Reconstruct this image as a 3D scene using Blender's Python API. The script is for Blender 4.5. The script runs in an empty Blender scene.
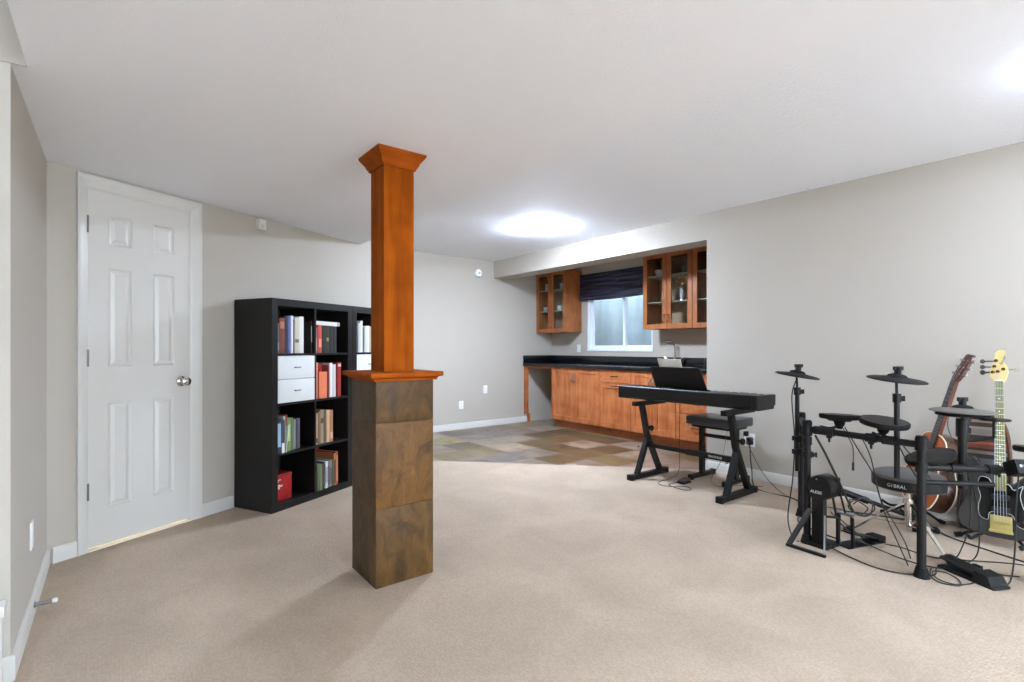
import bpy, bmesh, math, random
from mathutils import Vector, Matrix, Euler
random.seed(7)
S = bpy.context.scene
COL = S.collection
R = math.radians
PI = math.pi

# ---------------------------------------------------------------- colour and materials
def lin(c):
    return tuple(((v/255)/12.92 if v/255 <= .04045 else ((v/255+.055)/1.055)**2.4) for v in c)

MATS = {}
def mat(name, rgb, rough=.5, metal=0., coat=0., noise=None, bump=None, spec=.5):
    """plain procedural surface; noise=(scale, amount[, stretch xyz]) varies the colour; bump=(scale, strength, distance)"""
    if name in MATS: return MATS[name]
    m = bpy.data.materials.new(name); m.use_nodes = True
    nt = m.node_tree; n = nt.nodes; b = n['Principled BSDF']
    c = lin(rgb)
    b.inputs['Base Color'].default_value = (*c, 1)
    b.inputs['Roughness'].default_value = rough
    b.inputs['Metallic'].default_value = metal
    b.inputs['Coat Weight'].default_value = coat
    b.inputs['Specular IOR Level'].default_value = spec
    if noise or bump:
        tc = n.new('ShaderNodeTexCoord')
    if noise:
        mp = n.new('ShaderNodeMapping'); mp.inputs['Scale'].default_value = noise[2] if len(noise) > 2 else (1, 1, 1)
        nt.links.new(tc.outputs['Object'], mp.inputs['Vector'])
        t = n.new('ShaderNodeTexNoise'); t.inputs['Scale'].default_value = noise[0]; t.inputs['Detail'].default_value = 6
        nt.links.new(mp.outputs['Vector'], t.inputs['Vector'])
        r = n.new('ShaderNodeValToRGB')
        a = noise[1]
        r.color_ramp.elements[0].position = .3; r.color_ramp.elements[1].position = .7
        r.color_ramp.elements[0].color = (*[v*(1-a) for v in c], 1)
        r.color_ramp.elements[1].color = (*[min(1, v*(1+a)) for v in c], 1)
        nt.links.new(t.outputs['Fac'], r.inputs['Fac'])
        nt.links.new(r.outputs['Color'], b.inputs['Base Color'])
    if bump:
        t = n.new('ShaderNodeTexNoise'); t.inputs['Scale'].default_value = bump[0]; t.inputs['Detail'].default_value = 3
        nt.links.new(tc.outputs['Object'], t.inputs['Vector'])
        bp = n.new('ShaderNodeBump'); bp.inputs['Strength'].default_value = bump[1]; bp.inputs['Distance'].default_value = bump[2]
        nt.links.new(t.outputs['Fac'], bp.inputs['Height']); nt.links.new(bp.outputs['Normal'], b.inputs['Normal'])
    MATS[name] = m
    return m

def emit(name, rgb, strength):
    m = bpy.data.materials.new(name); m.use_nodes = True
    b = m.node_tree.nodes['Principled BSDF']
    b.inputs['Base Color'].default_value = (.8, .8, .8, 1)
    b.inputs['Emission Color'].default_value = (*lin(rgb), 1)
    b.inputs['Emission Strength'].default_value = strength
    return m

def glass(name, tint=(255, 255, 255), gloss=.12, rough=.02):
    """thin clear pane: mostly transparent with a mirror sheen"""
    m = bpy.data.materials.new(name); m.use_nodes = True
    nt = m.node_tree; n = nt.nodes; n.clear()
    o = n.new('ShaderNodeOutputMaterial'); mx = n.new('ShaderNodeMixShader')
    t = n.new('ShaderNodeBsdfTransparent'); t.inputs[0].default_value = (*lin(tint), 1)
    g = n.new('ShaderNodeBsdfGlossy'); g.inputs['Roughness'].default_value = rough
    lw = n.new('ShaderNodeLayerWeight'); lw.inputs[0].default_value = .5; f = n.new('ShaderNodeMath'); f.operation = 'POWER'; f.inputs[1].default_value = 4.; nt.links.new(lw.outputs['Facing'], f.inputs[0])
    ad = n.new('ShaderNodeMath'); ad.operation = 'ADD'; ad.inputs[1].default_value = gloss; ad.use_clamp = True
    nt.links.new(f.outputs[0], ad.inputs[0]); nt.links.new(ad.outputs[0], mx.inputs[0])
    nt.links.new(t.outputs[0], mx.inputs[1]); nt.links.new(g.outputs[0], mx.inputs[2]); nt.links.new(mx.outputs[0], o.inputs[0])
    return m

def wood(name, rgb, rgb2, rough=.35, axis='Z', scale=1.0, coat=.3, spec=.3):
    """stained timber: streaks drawn out along the grain axis plus blotches"""
    if name in MATS: return MATS[name]
    m = bpy.data.materials.new(name); m.use_nodes = True
    nt = m.node_tree; n = nt.nodes; b = n['Principled BSDF']
    tc = n.new('ShaderNodeTexCoord')
    mp = n.new('ShaderNodeMapping')
    s = {'X': (1.2, 14, 14), 'Y': (14, 1.2, 14), 'Z': (14, 14, 1.2)}[axis]
    mp.inputs['Scale'].default_value = [v*scale for v in s]
    nt.links.new(tc.outputs['Object'], mp.inputs['Vector'])
    t = n.new('ShaderNodeTexNoise'); t.inputs['Scale'].default_value = 1.5; t.inputs['Detail'].default_value = 8; t.inputs['Distortion'].default_value = .6
    nt.links.new(mp.outputs['Vector'], t.inputs['Vector'])
    t2 = n.new('ShaderNodeTexNoise'); t2.inputs['Scale'].default_value = 5*scale; t2.inputs['Detail'].default_value = 2
    nt.links.new(tc.outputs['Object'], t2.inputs['Vector'])
    ad = n.new('ShaderNodeMath'); ad.operation = 'MULTIPLY_ADD'; ad.inputs[1].default_value = .5
    nt.links.new(t2.outputs['Fac'], ad.inputs[0]); 
    h = n.new('ShaderNodeMath'); h.operation = 'MULTIPLY'; h.inputs[1].default_value = .5
    nt.links.new(t.outputs['Fac'], h.inputs[0]); nt.links.new(h.outputs[0], ad.inputs[2])
    r = n.new('ShaderNodeValToRGB'); r.color_ramp.elements[0].position = .36; r.color_ramp.elements[1].position = .64
    r.color_ramp.elements[0].color = (*lin(rgb2), 1); r.color_ramp.elements[1].color = (*lin(rgb), 1)
    nt.links.new(ad.outputs[0], r.inputs['Fac']); nt.links.new(r.outputs['Color'], b.inputs['Base Color'])
    b.inputs['Roughness'].default_value = rough; b.inputs['Specular IOR Level'].default_value = spec; b.inputs['Coat Weight'].default_value = coat; b.inputs['Coat Roughness'].default_value = .25
    MATS[name] = m
    return m

# ---------------------------------------------------------------- mesh builder
class MB:
    def __init__(s): s.v = []; s.f = []
    def add(s, vs, fs):
        k = len(s.v); s.v += [Vector(p) for p in vs]; s.f += [[i+k for i in f] for f in fs]; return s
    def box(s, x0, x1, y0, y1, z0, z1, b=0.):
        if b <= 0:
            vs = [(x, y, z) for x in (x0, x1) for y in (y0, y1) for z in (z0, z1)]
            return s.add(vs, [(0, 1, 3, 2), (4, 6, 7, 5), (0, 4, 5, 1), (2, 3, 7, 6), (0, 2, 6, 4), (1, 5, 7, 3)])
        bm = bmesh.new(); bmesh.ops.create_cube(bm, size=1)
        for v in bm.verts: v.co = Vector(((x0+x1)/2+v.co.x*(x1-x0), (y0+y1)/2+v.co.y*(y1-y0), (z0+z1)/2+v.co.z*(z1-z0)))
        bmesh.ops.bevel(bm, geom=bm.edges[:], offset=b, segments=2, profile=.6, affect='EDGES')
        return s.addbm(bm)
    def addbm(s, bm):
        bm.verts.index_update()
        s.add([v.co.copy() for v in bm.verts], [[v.index for v in f.verts] for f in bm.faces]); bm.free(); return s
    def bar(s, a, b, w, h=None, up=(0, 0, 1)):
        """square-section bar from a to b"""
        a, b = Vector(a), Vector(b); h = h or w
        d = (b-a).normalized(); u = Vector(up)
        if abs(d.dot(u)) > .98: u = Vector((1, 0, 0))
        x = d.cross(u).normalized(); u = x.cross(d)
        vs = [p + x*(i*w/2) + u*(j*h/2) for p in (a, b) for i, j in ((-1, -1), (1, -1), (1, 1), (-1, 1))]
        return s.add(vs, [(3, 2, 1, 0), (4, 5, 6, 7), (0, 1, 5, 4), (1, 2, 6, 5), (2, 3, 7, 6), (3, 0, 4, 7)])
    def cyl(s, a, b, r, r2=None, n=20):
        return s.lathe(a, Vector(b)-Vector(a), [(0, 0), (r, 0), (r if r2 is None else r2, 1), (0, 1)], n, unit=True)
    def lathe(s, o, axis, prof, n=24, unit=False):
        """profile [(radius, distance along axis)]; with unit=True distances are fractions of the axis length"""
        o = Vector(o); axis = Vector(axis); L = axis.length if unit else 1.; d = axis.normalized()
        u = Vector((0, 0, 1)) if abs(d.z) < .9 else Vector((1, 0, 0))
        x = d.cross(u).normalized(); y = d.cross(x)
        vs = []; fs = []; rings = []
        for r, t in prof:
            c = o + d*(t*L)
            if r < 1e-6: rings.append([len(vs)]); vs.append(c)
            else:
                rings.append(list(range(len(vs), len(vs)+n)))
                vs += [c + x*(r*math.cos(2*PI*k/n)) + y*(r*math.sin(2*PI*k/n)) for k in range(n)]
        for A, B in zip(rings, rings[1:]):
            for k in range(n):
                k2 = (k+1) % n
                if len(A) == 1 and len(B) == 1: continue
                if len(A) == 1: fs.append((A[0], B[k2], B[k]))
                elif len(B) == 1: fs.append((A[k], A[k2], B[0]))
                else: fs.append((A[k], A[k2], B[k2], B[k]))
        return s.add(vs, fs)
    def tube(s, pts, r, n=8, smooth=6):
        P = [Vector(p) for p in pts]
        if smooth: P = spline(P, smooth)
        vs = []; fs = []; x = None
        for i, p in enumerate(P):
            d = (P[min(i+1, len(P)-1)] - P[max(i-1, 0)])
            d = d.normalized() if d.length > 1e-9 else Vector((0, 0, 1))
            if x is None: x = d.orthogonal().normalized()
            else:
                x = x - d*x.dot(d); x = x.normalized() if x.length > 1e-6 else d.orthogonal().normalized()
            y = d.cross(x); rr = r if not callable(r) else r(i/(len(P)-1))
            vs += [p + x*(rr*math.cos(2*PI*k/n)) + y*(rr*math.sin(2*PI*k/n)) for k in range(n)]
        for i in range(len(P)-1):
            for k in range(n):
                a = i*n+k; b = i*n+(k+1) % n
                fs.append((a, b, b+n, a+n))
        fs.append(list(range(n))[::-1]); fs.append([(len(P)-1)*n+k for k in range(n)])
        return s.add(vs, fs)
    def prism(s, poly, f, d, bevel=0.):
        """closed 2D outline; f maps (u, v, depth) to a point, depth runs 0..d; bevel rounds both rims inward"""
        n = len(poly)
        cx = sum(p[0] for p in poly)/n; cy = sum(p[1] for p in poly)/n
        if bevel:
            nb = inset(poly, bevel*.75); layers = [(inset(poly, bevel), 0), (nb, bevel*.25), (poly, bevel), (poly, d-bevel), (nb, d-bevel*.25), (inset(poly, bevel), d)]
        else: layers = [(poly, 0), (poly, d)]
        vs = []; fs = []
        for pl, t in layers: vs += [f(u, v, t) for u, v in pl]
        for L in range(len(layers)-1):
            for k in range(n):
                a = L*n+k; b = L*n+(k+1) % n
                fs.append((a, b, b+n, a+n))
        fs.append(list(range(n))[::-1]); fs.append([(len(layers)-1)*n+k for k in range(n)])
        return s.add(vs, fs)
    def quad(s, a, b, c, d): return s.add([a, b, c, d], [(0, 1, 2, 3)])
    def xf(s, m):
        s.v = [m @ p for p in s.v]; return s
    def mesh(s, name, sharp=35):
        me = bpy.data.meshes.new(name)
        me.from_pydata([tuple(p) for p in s.v], [], s.f); me.update()
        bm = bmesh.new(); bm.from_mesh(me); bmesh.ops.recalc_face_normals(bm, faces=bm.faces[:]); bm.to_mesh(me); bm.free()
        me.polygons.foreach_set('use_smooth', [True]*len(me.polygons))
        me.set_sharp_from_angle(angle=R(sharp)); me.update()
        return me

def inset(poly, d):
    n = len(poly); out = []
    area = sum(poly[i][0]*poly[(i+1) % n][1]-poly[(i+1) % n][0]*poly[i][1] for i in range(n))
    sg = 1 if area > 0 else -1
    for i in range(n):
        ax, ay = poly[i-1]; bx, by = poly[i]; cx, cy = poly[(i+1) % n]
        t = Vector((cx-ax, cy-ay)); t = t.normalized() if t.length > 1e-9 else Vector((1, 0))
        out.append((bx - t.y*d*sg, by + t.x*d*sg))
    return out

def spline(P, k=6, closed=False):
    out = []; n = len(P)
    for i in range(n if closed else n-1):
        g = (lambda j: P[j % n]) if closed else (lambda j: P[max(0, min(n-1, j))])
        a, b, c, d = g(i-1), g(i), g(i+1), g(i+2)
        for q in range(k):
            t = q/k
            out.append(.5*((2*b)+(c-a)*t+(2*a-5*b+4*c-d)*t*t+(3*b-a-3*c+d)*t**3))
    if not closed: out.append(P[-1])
    return out

def outline(pts, k=6):
    return [(p.x, p.y) for p in spline([Vector(p) for p in pts], k, closed=True)]

# ---------------------------------------------------------------- objects
def place(name, mb, m, parent=None, world=False, sharp=35):
    me = mb.mesh(name, sharp)
    if world and parent is not None: me.transform(parent.matrix_basis.inverted())
    me.materials.append(m)
    o = bpy.data.objects.new(name, me); COL.objects.link(o)
    if parent is not None: o.parent = parent
    return o
def tag(o, label, cat, group=None):
    o['label'] = label; o['category'] = cat
    if group: o['group'] = group
    return o
def thing(name, label, cat, loc=(0, 0, 0), rot=(0, 0, 0), group=None):
    o = bpy.data.objects.new(name, None); COL.objects.link(o)
    o.location = loc; o.rotation_euler = rot; o.empty_display_size = .1
    o.matrix_basis = Matrix.LocRotScale(Vector(loc), Euler(rot), None)
    return tag(o, label, cat, group)
def solo(name, mb, m, label, cat, group=None, loc=None, rot=(0, 0, 0)):
    """a thing made of one mesh, given in world coordinates unless loc is set"""
    if loc is None:
        zmin = min(p.z for p in mb.v); c = sum(mb.v, Vector())/len(mb.v); c.z = zmin
        mb.v = [p-c for p in mb.v]; loc = c
    o = place(name, mb, m); o.location = loc; o.rotation_euler = rot
    o.matrix_basis = Matrix.LocRotScale(Vector(loc), Euler(rot), None)
    return tag(o, label, cat, group)
def struct(name, mb, m, parent=None, loc=None):
    o = place(name, mb, m, parent)
    if loc is not None: o.location = loc
    if parent is None: o['kind'] = 'structure'
    return o
def text(name, body, size, m, parent, loc, rot, extrude=.0004, align='CENTER', shear=0., sx=1.):
    cu = bpy.data.curves.new(name, 'FONT'); cu.body = body; cu.size = size; cu.extrude = extrude; cu.align_x = align; cu.align_y = 'CENTER'; cu.shear = shear
    t = bpy.data.objects.new('tmp_text', cu); COL.objects.link(t)
    dg = bpy.context.evaluated_depsgraph_get(); me = bpy.data.meshes.new_from_object(t.evaluated_get(dg))
    bpy.data.objects.remove(t); me.name = name; me.materials.clear(); me.materials.append(m)
    o = bpy.data.objects.new(name, me); COL.objects.link(o); o.parent = parent; o.location = loc; o.rotation_euler = rot; o.scale = (sx, 1, 1)
    return o

# ---------------------------------------------------------------- materials
WALL = mat('wall_paint', (180, 172, 160), .85, bump=(190, .12, .003))
CEIL = mat('ceiling_paint', (243, 245, 251), .9, bump=(120, .25, .004))
CEILR = mat('ceiling_knockdown', (243, 245, 251), .8, bump=(60, .5, .006))
TRIM = mat('white_trim_paint', (206, 202, 195), .35)
BLACK = mat('black_satin', (13, 12, 11), .42, spec=.35)
BLACKM = mat('black_matte', (12, 11, 10), .6, spec=.3)
BLACKP = mat('black_powdercoat', (14, 12, 11), .5, spec=.3)
RUBBER = mat('black_rubber', (14, 13, 12), .8, spec=.25)
GREYR = mat('grey_rubber_pad', (50, 47, 44), .6, spec=.3)
CHROME = mat('chrome', (215, 213, 208), .15, 1)
STEEL = mat('brushed_nickel', (150, 150, 150), .35, 1)
DARKM = mat('dark_bronze', (52, 40, 32), .4, .8)
WHITEP = mat('white_plastic', (235, 235, 232), .4)
CHERRY = wood('cherry_post', (162, 80, 10), (122, 54, 3), .5, 'Z', coat=.0, spec=.03)
CHERRYX = wood('cherry_cap', (166, 80, 14), (126, 54, 6), .5, 'X', coat=.0, spec=.05)
MAPLE = wood('honey_cabinet', (192, 118, 70), (152, 82, 40), .45, 'Z', coat=.05)
MAPLEY = wood('honey_cabinet_cross', (192, 118, 70), (156, 86, 44), .45, 'Y', coat=.05)
UPPER = wood('honey_upper', (168, 102, 54), (134, 74, 34), .45, 'Z', coat=.05)
UPPERY = wood('honey_upper_cross', (168, 102, 54), (134, 74, 34), .45, 'Y', coat=.05)
ESP = wood('black_brown_laminate', (29, 27, 25), (24, 22, 21), .45, 'Z', coat=0, spec=.25)
WHITEL = mat('white_laminate', (225, 228, 228), .4)
PAPER = mat('book_paper', (222, 214, 196), .8)
# ================================================================ SETTING
# world axes: X runs along the far wall, Y along the long right wall, Z up; the photographer stands at the origin
ZL, ZH = 2.13, 2.41            # dropped ceiling, main ceiling
XR, YF, XB = 4.40, 6.10, 5.55  # right wall, far wall, bar wall
YR = 2.675                     # where the right wall turns into the bar alcove
YBK = -4.2                     # wall behind the photographer
A = R(27.5); CA, SA = math.cos(A), math.sin(A)
DW = Matrix.Translation((0, 3.78, 0)) @ Matrix.Rotation(A, 4, 'Z')   # frame of the angled door wall: x along, -y into the room
def dw(mb): return mb.xf(DW)

# ---- carpet
def carpet_mat():
    m = bpy.data.materials.new('beige_carpet'); m.use_nodes = True
    nt = m.node_tree; n = nt.nodes; b = n['Principled BSDF']; L = nt.links.new
    tc = n.new('ShaderNodeTexCoord')
    # woven grid of loops
    v = n.new('ShaderNodeTexVoronoi'); v.inputs['Scale'].default_value = 85; v.inputs['Randomness'].default_value = .6
    L(tc.outputs['Object'], v.inputs['Vector'])
    no = n.new('ShaderNodeTexNoise'); no.inputs['Scale'].default_value = 220; no.inputs['Detail'].default_value = 3
    L(tc.outputs['Object'], no.inputs['Vector'])
    big = n.new('ShaderNodeTexNoise'); big.inputs['Scale'].default_value = 2.2; big.inputs['Detail'].default_value = 4; big.inputs['Distortion'].default_value = .6
    L(tc.outputs['Object'], big.inputs['Vector'])
    r = n.new('ShaderNodeValToRGB'); r.color_ramp.elements[0].position = .0; r.color_ramp.elements[1].position = .75
    r.color_ramp.elements[0].color = (*lin((184, 165, 146)), 1); r.color_ramp.elements[1].color = (*lin((168, 149, 130)), 1)
    L(v.outputs['Distance'], r.inputs['Fac'])
    r2 = n.new('ShaderNodeValToRGB'); r2.color_ramp.elements[0].position = .35; r2.color_ramp.elements[1].position = .65
    r2.color_ramp.elements[0].color = (.90, .90, .90, 1); r2.color_ramp.elements[1].color = (1.04, 1.04, 1.04, 1)
    L(big.outputs['Fac'], r2.inputs['Fac'])
    mx = n.new('ShaderNodeMix'); mx.data_type = 'RGBA'; mx.blend_type = 'MULTIPLY'; mx.inputs[0].default_value = 1
    L(r.outputs['Color'], mx.inputs[6]); L(r2.outputs['Color'], mx.inputs[7]); L(mx.outputs[2], b.inputs['Base Color'])
    mh = n.new('ShaderNodeMath'); mh.operation = 'MULTIPLY_ADD'; mh.inputs[1].default_value = .6
    L(no.outputs['Fac'], mh.inputs[0]); 
    inv = n.new('ShaderNodeMath'); inv.operation = 'SUBTRACT'; inv.inputs[0].default_value = 1; L(v.outputs['Distance'], inv.inputs[1])
    L(inv.outputs[0], mh.inputs[2])
    bp = n.new('ShaderNodeBump'); bp.inputs['Strength'].default_value = .4; bp.inputs['Distance'].default_value = .005
    L(mh.outputs[0], bp.inputs['Height']); L(bp.outputs['Normal'], b.inputs['Normal'])
    b.inputs['Roughness'].default_value = .95; b.inputs['Specular IOR Level'].default_value = .15
    return m
def poly_slab(pts, z0, z1):
    mb = MB(); mb.prism(pts, lambda u, v, t: Vector((u, v, z0+t)), z1-z0); return mb
struct('floor', poly_slab([(-2.0, YBK-.1), (4.5, YBK-.1), (4.44, 2.59), (2.33, 4.80), (2.33, 5.4), (-2.0, 5.4)], -.1, 0), carpet_mat())

# ---- slate tile
def slate_mat(name, ts, off, cols, axes='XY', grout=.012, gcol=(120, 112, 98), rough=.45, varscale=3.):
    m = bpy.data.materials.new(name); m.use_nodes = True
    nt = m.node_tree; n = nt.nodes; b = n['Principled BSDF']; L = nt.links.new
    tc = n.new('ShaderNodeTexCoord'); sp = n.new('ShaderNodeSeparateXYZ'); L(tc.outputs['Object'], sp.inputs[0])
    def math_(op, a, c=None):
        q = n.new('ShaderNodeMath'); q.operation = op
        for i, x in enumerate((a, c)):
            if x is None: continue
            if isinstance(x, (int, float)): q.inputs[i].default_value = x
            else: L(x, q.inputs[i])
        return q.outputs[0]
    cells = []; edges = []
    for i, ax in enumerate(axes):
        u = math_('DIVIDE', math_('SUBTRACT', sp.outputs[ax], off[i]), ts[i])
        cells.append(math_('FLOOR', u)); fr = math_('FRACT', u)
        edges.append(math_('MULTIPLY', math_('MINIMUM', fr, math_('SUBTRACT', 1., fr)), ts[i]))
    cb = n.new('ShaderNodeCombineXYZ'); L(cells[0], cb.inputs[0]); L(cells[1], cb.inputs[1])
    wn = n.new('ShaderNodeTexWhiteNoise'); wn.noise_dimensions = '2D'; L(cb.outputs[0], wn.inputs['Vector'])
    r = n.new('ShaderNodeValToRGB'); r.color_ramp.interpolation = 'CONSTANT'
    while len(r.color_ramp.elements) < len(cols): r.color_ramp.elements.new(.5)
    for k, c in enumerate(cols):
        r.color_ramp.elements[k].position = k/len(cols); r.color_ramp.elements[k].color = (*lin(c), 1)
    L(wn.outputs['Value'], r.inputs['Fac'])
    mp = n.new('ShaderNodeVectorMath'); mp.operation = 'ADD'; L(tc.outputs['Object'], mp.inputs[0]); L(wn.outputs['Color'], mp.inputs[1])
    no = n.new('ShaderNodeTexNoise'); no.inputs['Scale'].default_value = varscale; no.inputs['Detail'].default_value = 8; no.inputs['Distortion'].default_value = 1.6
    L(mp.outputs[0], no.inputs['Vector'])
    r2 = n.new('ShaderNodeValToRGB'); r2.color_ramp.elements[0].position = .32; r2.color_ramp.elements[1].position = .68
    r2.color_ramp.elements[0].color = (.66, .60, .52, 1); r2.color_ramp.elements[1].color = (1.15, 1.15, 1.12, 1)
    L(no.outputs['Fac'], r2.inputs['Fac'])
    mx = n.new('ShaderNodeMix'); mx.data_type = 'RGBA'; mx.blend_type = 'MULTIPLY'; mx.inputs[0].default_value = 1
    L(r.outputs['Color'], mx.inputs[6]); L(r2.outputs['Color'], mx.inputs[7])
    g = n.new('ShaderNodeMix'); g.data_type = 'RGBA'
    L(math_('LESS_THAN', math_('MINIMUM', edges[0], edges[1]), grout/2), g.inputs[0])
    L(mx.outputs[2], g.inputs[6]); g.inputs[7].default_value = (*lin(gcol), 1)
    L(g.outputs[2], b.inputs['Base Color'])
    bp = n.new('ShaderNodeBump'); bp.inputs['Strength'].default_value = .5; bp.inputs['Distance'].default_value = .006
    L(no.outputs['Fac'], bp.inputs['Height']); L(bp.outputs['Normal'], b.inputs['Normal'])
    b.inputs['Roughness'].default_value = rough
    return m
SLATE = slate_mat('slate_floor', (.395, .395), (3.40, 4.05),
    [(132, 116, 104), (142, 124, 108), (108, 92, 62), (108, 98, 92), (134, 118, 106), (98, 80, 56), (132, 118, 74), (122, 108, 98), (86, 72, 50)], rough=.33)
struct('floor_tile', poly_slab([(4.44, 2.59), (5.62, 2.59), (5.62, 6.15), (2.33, 6.15), (2.33, 4.80)], -.1, 0), SLATE)

# ---- ceilings
mb = poly_slab([(-.242, YBK-.1), (1.85, YBK-.1), (1.85, 6.2), (-.405, 6.2), (-.405, 2.456), (-.242, 2.456)], ZL, ZH+.06)
struct('ceiling_dropped', mb, CEIL)
struct('ceiling', poly_slab([(1.85, YBK-.1), (5.65, YBK-.1), (5.65, 6.2), (1.85, 6.2)], ZH, ZH+.06), CEILR)
# ---- walls
struct('wall_far', MB().box(2.28, 5.65, YF, YF+.12, 0, ZH), WALL)
struct('wall_right', MB().box(XR, XR+.12, YBK, YR, 0, ZH).box(XR+.12, 5.65, YR-.12, YR, 0, ZH), WALL)
# bar wall with the window opening
WY0, WY1, WZ0, WZ1 = 4.15, 5.30, 1.10, 2.06
mb = MB().box(XB, XB+.14, YR, WY0, 0, ZH).box(XB, XB+.14, WY1, YF+.12, 0, ZH).box(XB, XB+.14, WY0, WY1, 0, WZ0).box(XB, XB+.14, WY0, WY1, WZ1, ZH)
struct('wall_bar', mb, WALL)
struct('wall_beam', MB().box(XR, XR+.27, YR, YF, 2.16, ZH), WALL)
# left wall with its outside corner at the stair
struct('wall_left', MB().box(-.405, -.285, 2.455, 3.70, 0, ZL).box(-1.7, -.405, 2.455, 2.555, 0, 4.6).box(-.405, -.242, 2.449, 2.4555, ZL, 4.6).box(-.405, -.242, 2.4555, 2.555, ZH+.061, 4.6), WALL)
struct('wall_stair', MB().box(-1.8, -1.7, YBK-.1, 2.555, 0, 4.6).box(-1.7, -.242, YBK-.1, YBK, 0, 4.6).box(-.342+.1, -.142+.04, YBK, 2.455, ZL+.34, 4.6), WALL)
struct('ceiling_stair', MB().box(-1.8, -.1, YBK-.1, 2.555, 4.6, 4.7), CEIL)
PX0, PX1, PZ1 = 1.5, 4.1, 2.08     # added patio door, unseen behind the photographer
struct('wall_back', MB().box(-.242, PX0, YBK-.1, YBK, 0, ZH).box(PX1, 5.65, YBK-.1, YBK, 0, ZH).box(PX0, PX1, YBK-.1, YBK, PZ1, ZH), WALL)
# angled wall with the door opening (s = distance along the wall)
S0, S1, DZ = -.142, .447, 2.045
mb = MB().box(-.44, S0, 0, .11, 0, ZL).box(S1, 2.66, 0, .11, 0, ZL).box(S0, S1, 0, .11, DZ, ZL)
mb.box(2.10, 2.66, 0, .11, ZL, ZH)
struct('wall_door', dw(mb), WALL)
struct('wall_return', MB().box(2.20, 2.33, 5.03, YF+.12, 0, ZH), WALL)
# closet behind the door
mb = dw(MB().box(-.5, .8, .6, .65, 0, 2.2).box(-.55, -.5, .11, .65, 0, 2.2).box(.8, .85, .11, .65, 0, 2.2).box(-.55, .85, .11, .65, 2.2, 2.25))
struct('wall_closet', mb, WALL)

# ---- baseboards
def base(name, a, b, nrm, h=.085, t=.013):
    a, b, nrm = Vector((*a, 0)), Vector((*b, 0)), Vector((*nrm, 0)).normalized()
    d = b-a
    prof = [(0, 0), (t, 0), (t, h-.014), (t-.004, h-.006), (t-.008, h), (0, h)]
    mb = MB(); vs = [a + d*k + nrm*p + Vector((0, 0, q)) for k in (0, 1) for p, q in prof]; n = len(prof)
    mb.add(vs, [[i, (i+1) % n, (i+1) % n+n, i+n] for i in range(n)] + [list(range(n)), [n+i for i in range(n)][::-1]])
    return struct(name, mb, TRIM)
def dwp(s, y=0): p = DW @ Vector((s, y, 0)); return (p.x, p.y)
base('baseboard_far', (2.33, YF), (5.02, YF), (0, -1))
base('baseboard_right', (XR, YBK), (XR, YR), (-1, 0))
base('baseboard_bar_end', (XR-.013, YR), (4.97, YR), (0, 1))
base('baseboard_left', (-.285, 2.455), (-.285, 3.62), (1, 0))
base('baseboard_left_end', (-1.7, 2.455), (-.272, 2.455), (0, -1))
base('baseboard_door_left', dwp(-.3), dwp(-.192), (SA, -CA))
base('baseboard_door_right', dwp(.518), dwp(.752), (SA, -CA))

# ---- raised or sunken panels
def panelled(xs, zs, panels, y, rings, mb):
    """front face at y (towards -y) cut into a grid; cells in panels become nested rings [(inset, depth)]"""
    xs = sorted(xs); zs = sorted(zs)
    for i in range(len(xs)-1):
        for j in range(len(zs)-1):
            x0, x1, z0, z1 = xs[i], xs[i+1], zs[j], zs[j+1]
            if (i, j) not in panels:
                mb.quad((x0, y, z0), (x1, y, z0), (x1, y, z1), (x0, y, z1)); continue
            prev = [(x0, y, z0), (x1, y, z0), (x1, y, z1), (x0, y, z1)]
            for ins, dep in rings:
                cur = [(x0+ins, y+dep, z0+ins), (x1-ins, y+dep, z0+ins), (x1-ins, y+dep, z1-ins), (x0+ins, y+dep, z1-ins)]
                for k in range(4): mb.quad(prev[k], prev[(k+1) % 4], cur[(k+1) % 4], cur[k])
                prev = cur
            mb.quad(*prev)
    return mb
def closed_back(mb, x0, x1, z0, z1, y0, y1):
    mb.quad((x0, y1, z0), (x0, y1, z1), (x1, y1, z1), (x1, y1, z0))
    mb.quad((x0, y0, z0), (x0, y0, z1), (x0, y1, z1), (x0, y1, z0)); mb.quad((x1, y0, z0), (x1, y1, z0), (x1, y1, z1), (x1, y0, z1))
    mb.quad((x0, y0, z1), (x1, y0, z1), (x1, y1, z1), (x0, y1, z1)); mb.quad((x0, y0, z0), (x0, y1, z0), (x1, y1, z0), (x1, y0, z0))
    return mb

# ---- door_1: six-panel door in its casing
door = bpy.data.objects.new('door_1', None); COL.objects.link(door); door['kind'] = 'structure'
door.matrix_basis = DW.copy(); door.location = DW.translation; door.rotation_euler = (0, 0, A)
mb = MB()
x0, x1, z0, z1 = -.136, .441, .018, 2.040
xs = [x0, -.034, .092, .212, .340, x1]; zs = [z0, .222, .830, 1.035, 1.605, 1.740, 1.912, z1]
P = {(i, j) for i in (1, 3) for j in (1, 3, 5)}
panelled(xs, zs, P, .0, [(.009, .008), (.016, .009), (.034, .002)], mb); closed_back(mb, x0, x1, z0, z1, .0, .035)
struct('door_panel', mb, TRIM, door)
c0, c1, cz = -.192, .517, 2.115
mb = MB()
prof = [(0, -.004), (.012, -.012), (.045, -.016), (.050, -.018), (.062, -.018), (.064, 0)]
for xa, xb, sg in ((S0+.004, c0, -1), (S1-.004, c1, 1)):
    w = abs(xb-xa)
    zt = DZ-.004
    pts = [(xa+sg*p*w/.064, q, 0) for p, q in prof]; top = [(xa+sg*p*w/.064, q, zt+p*(cz-zt)/.064) for p, q in prof]
    n_ = len(prof); mb.add(pts+top, [[i, i+1, i+1+n_, i+n_] for i in range(n_-1)])
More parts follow.
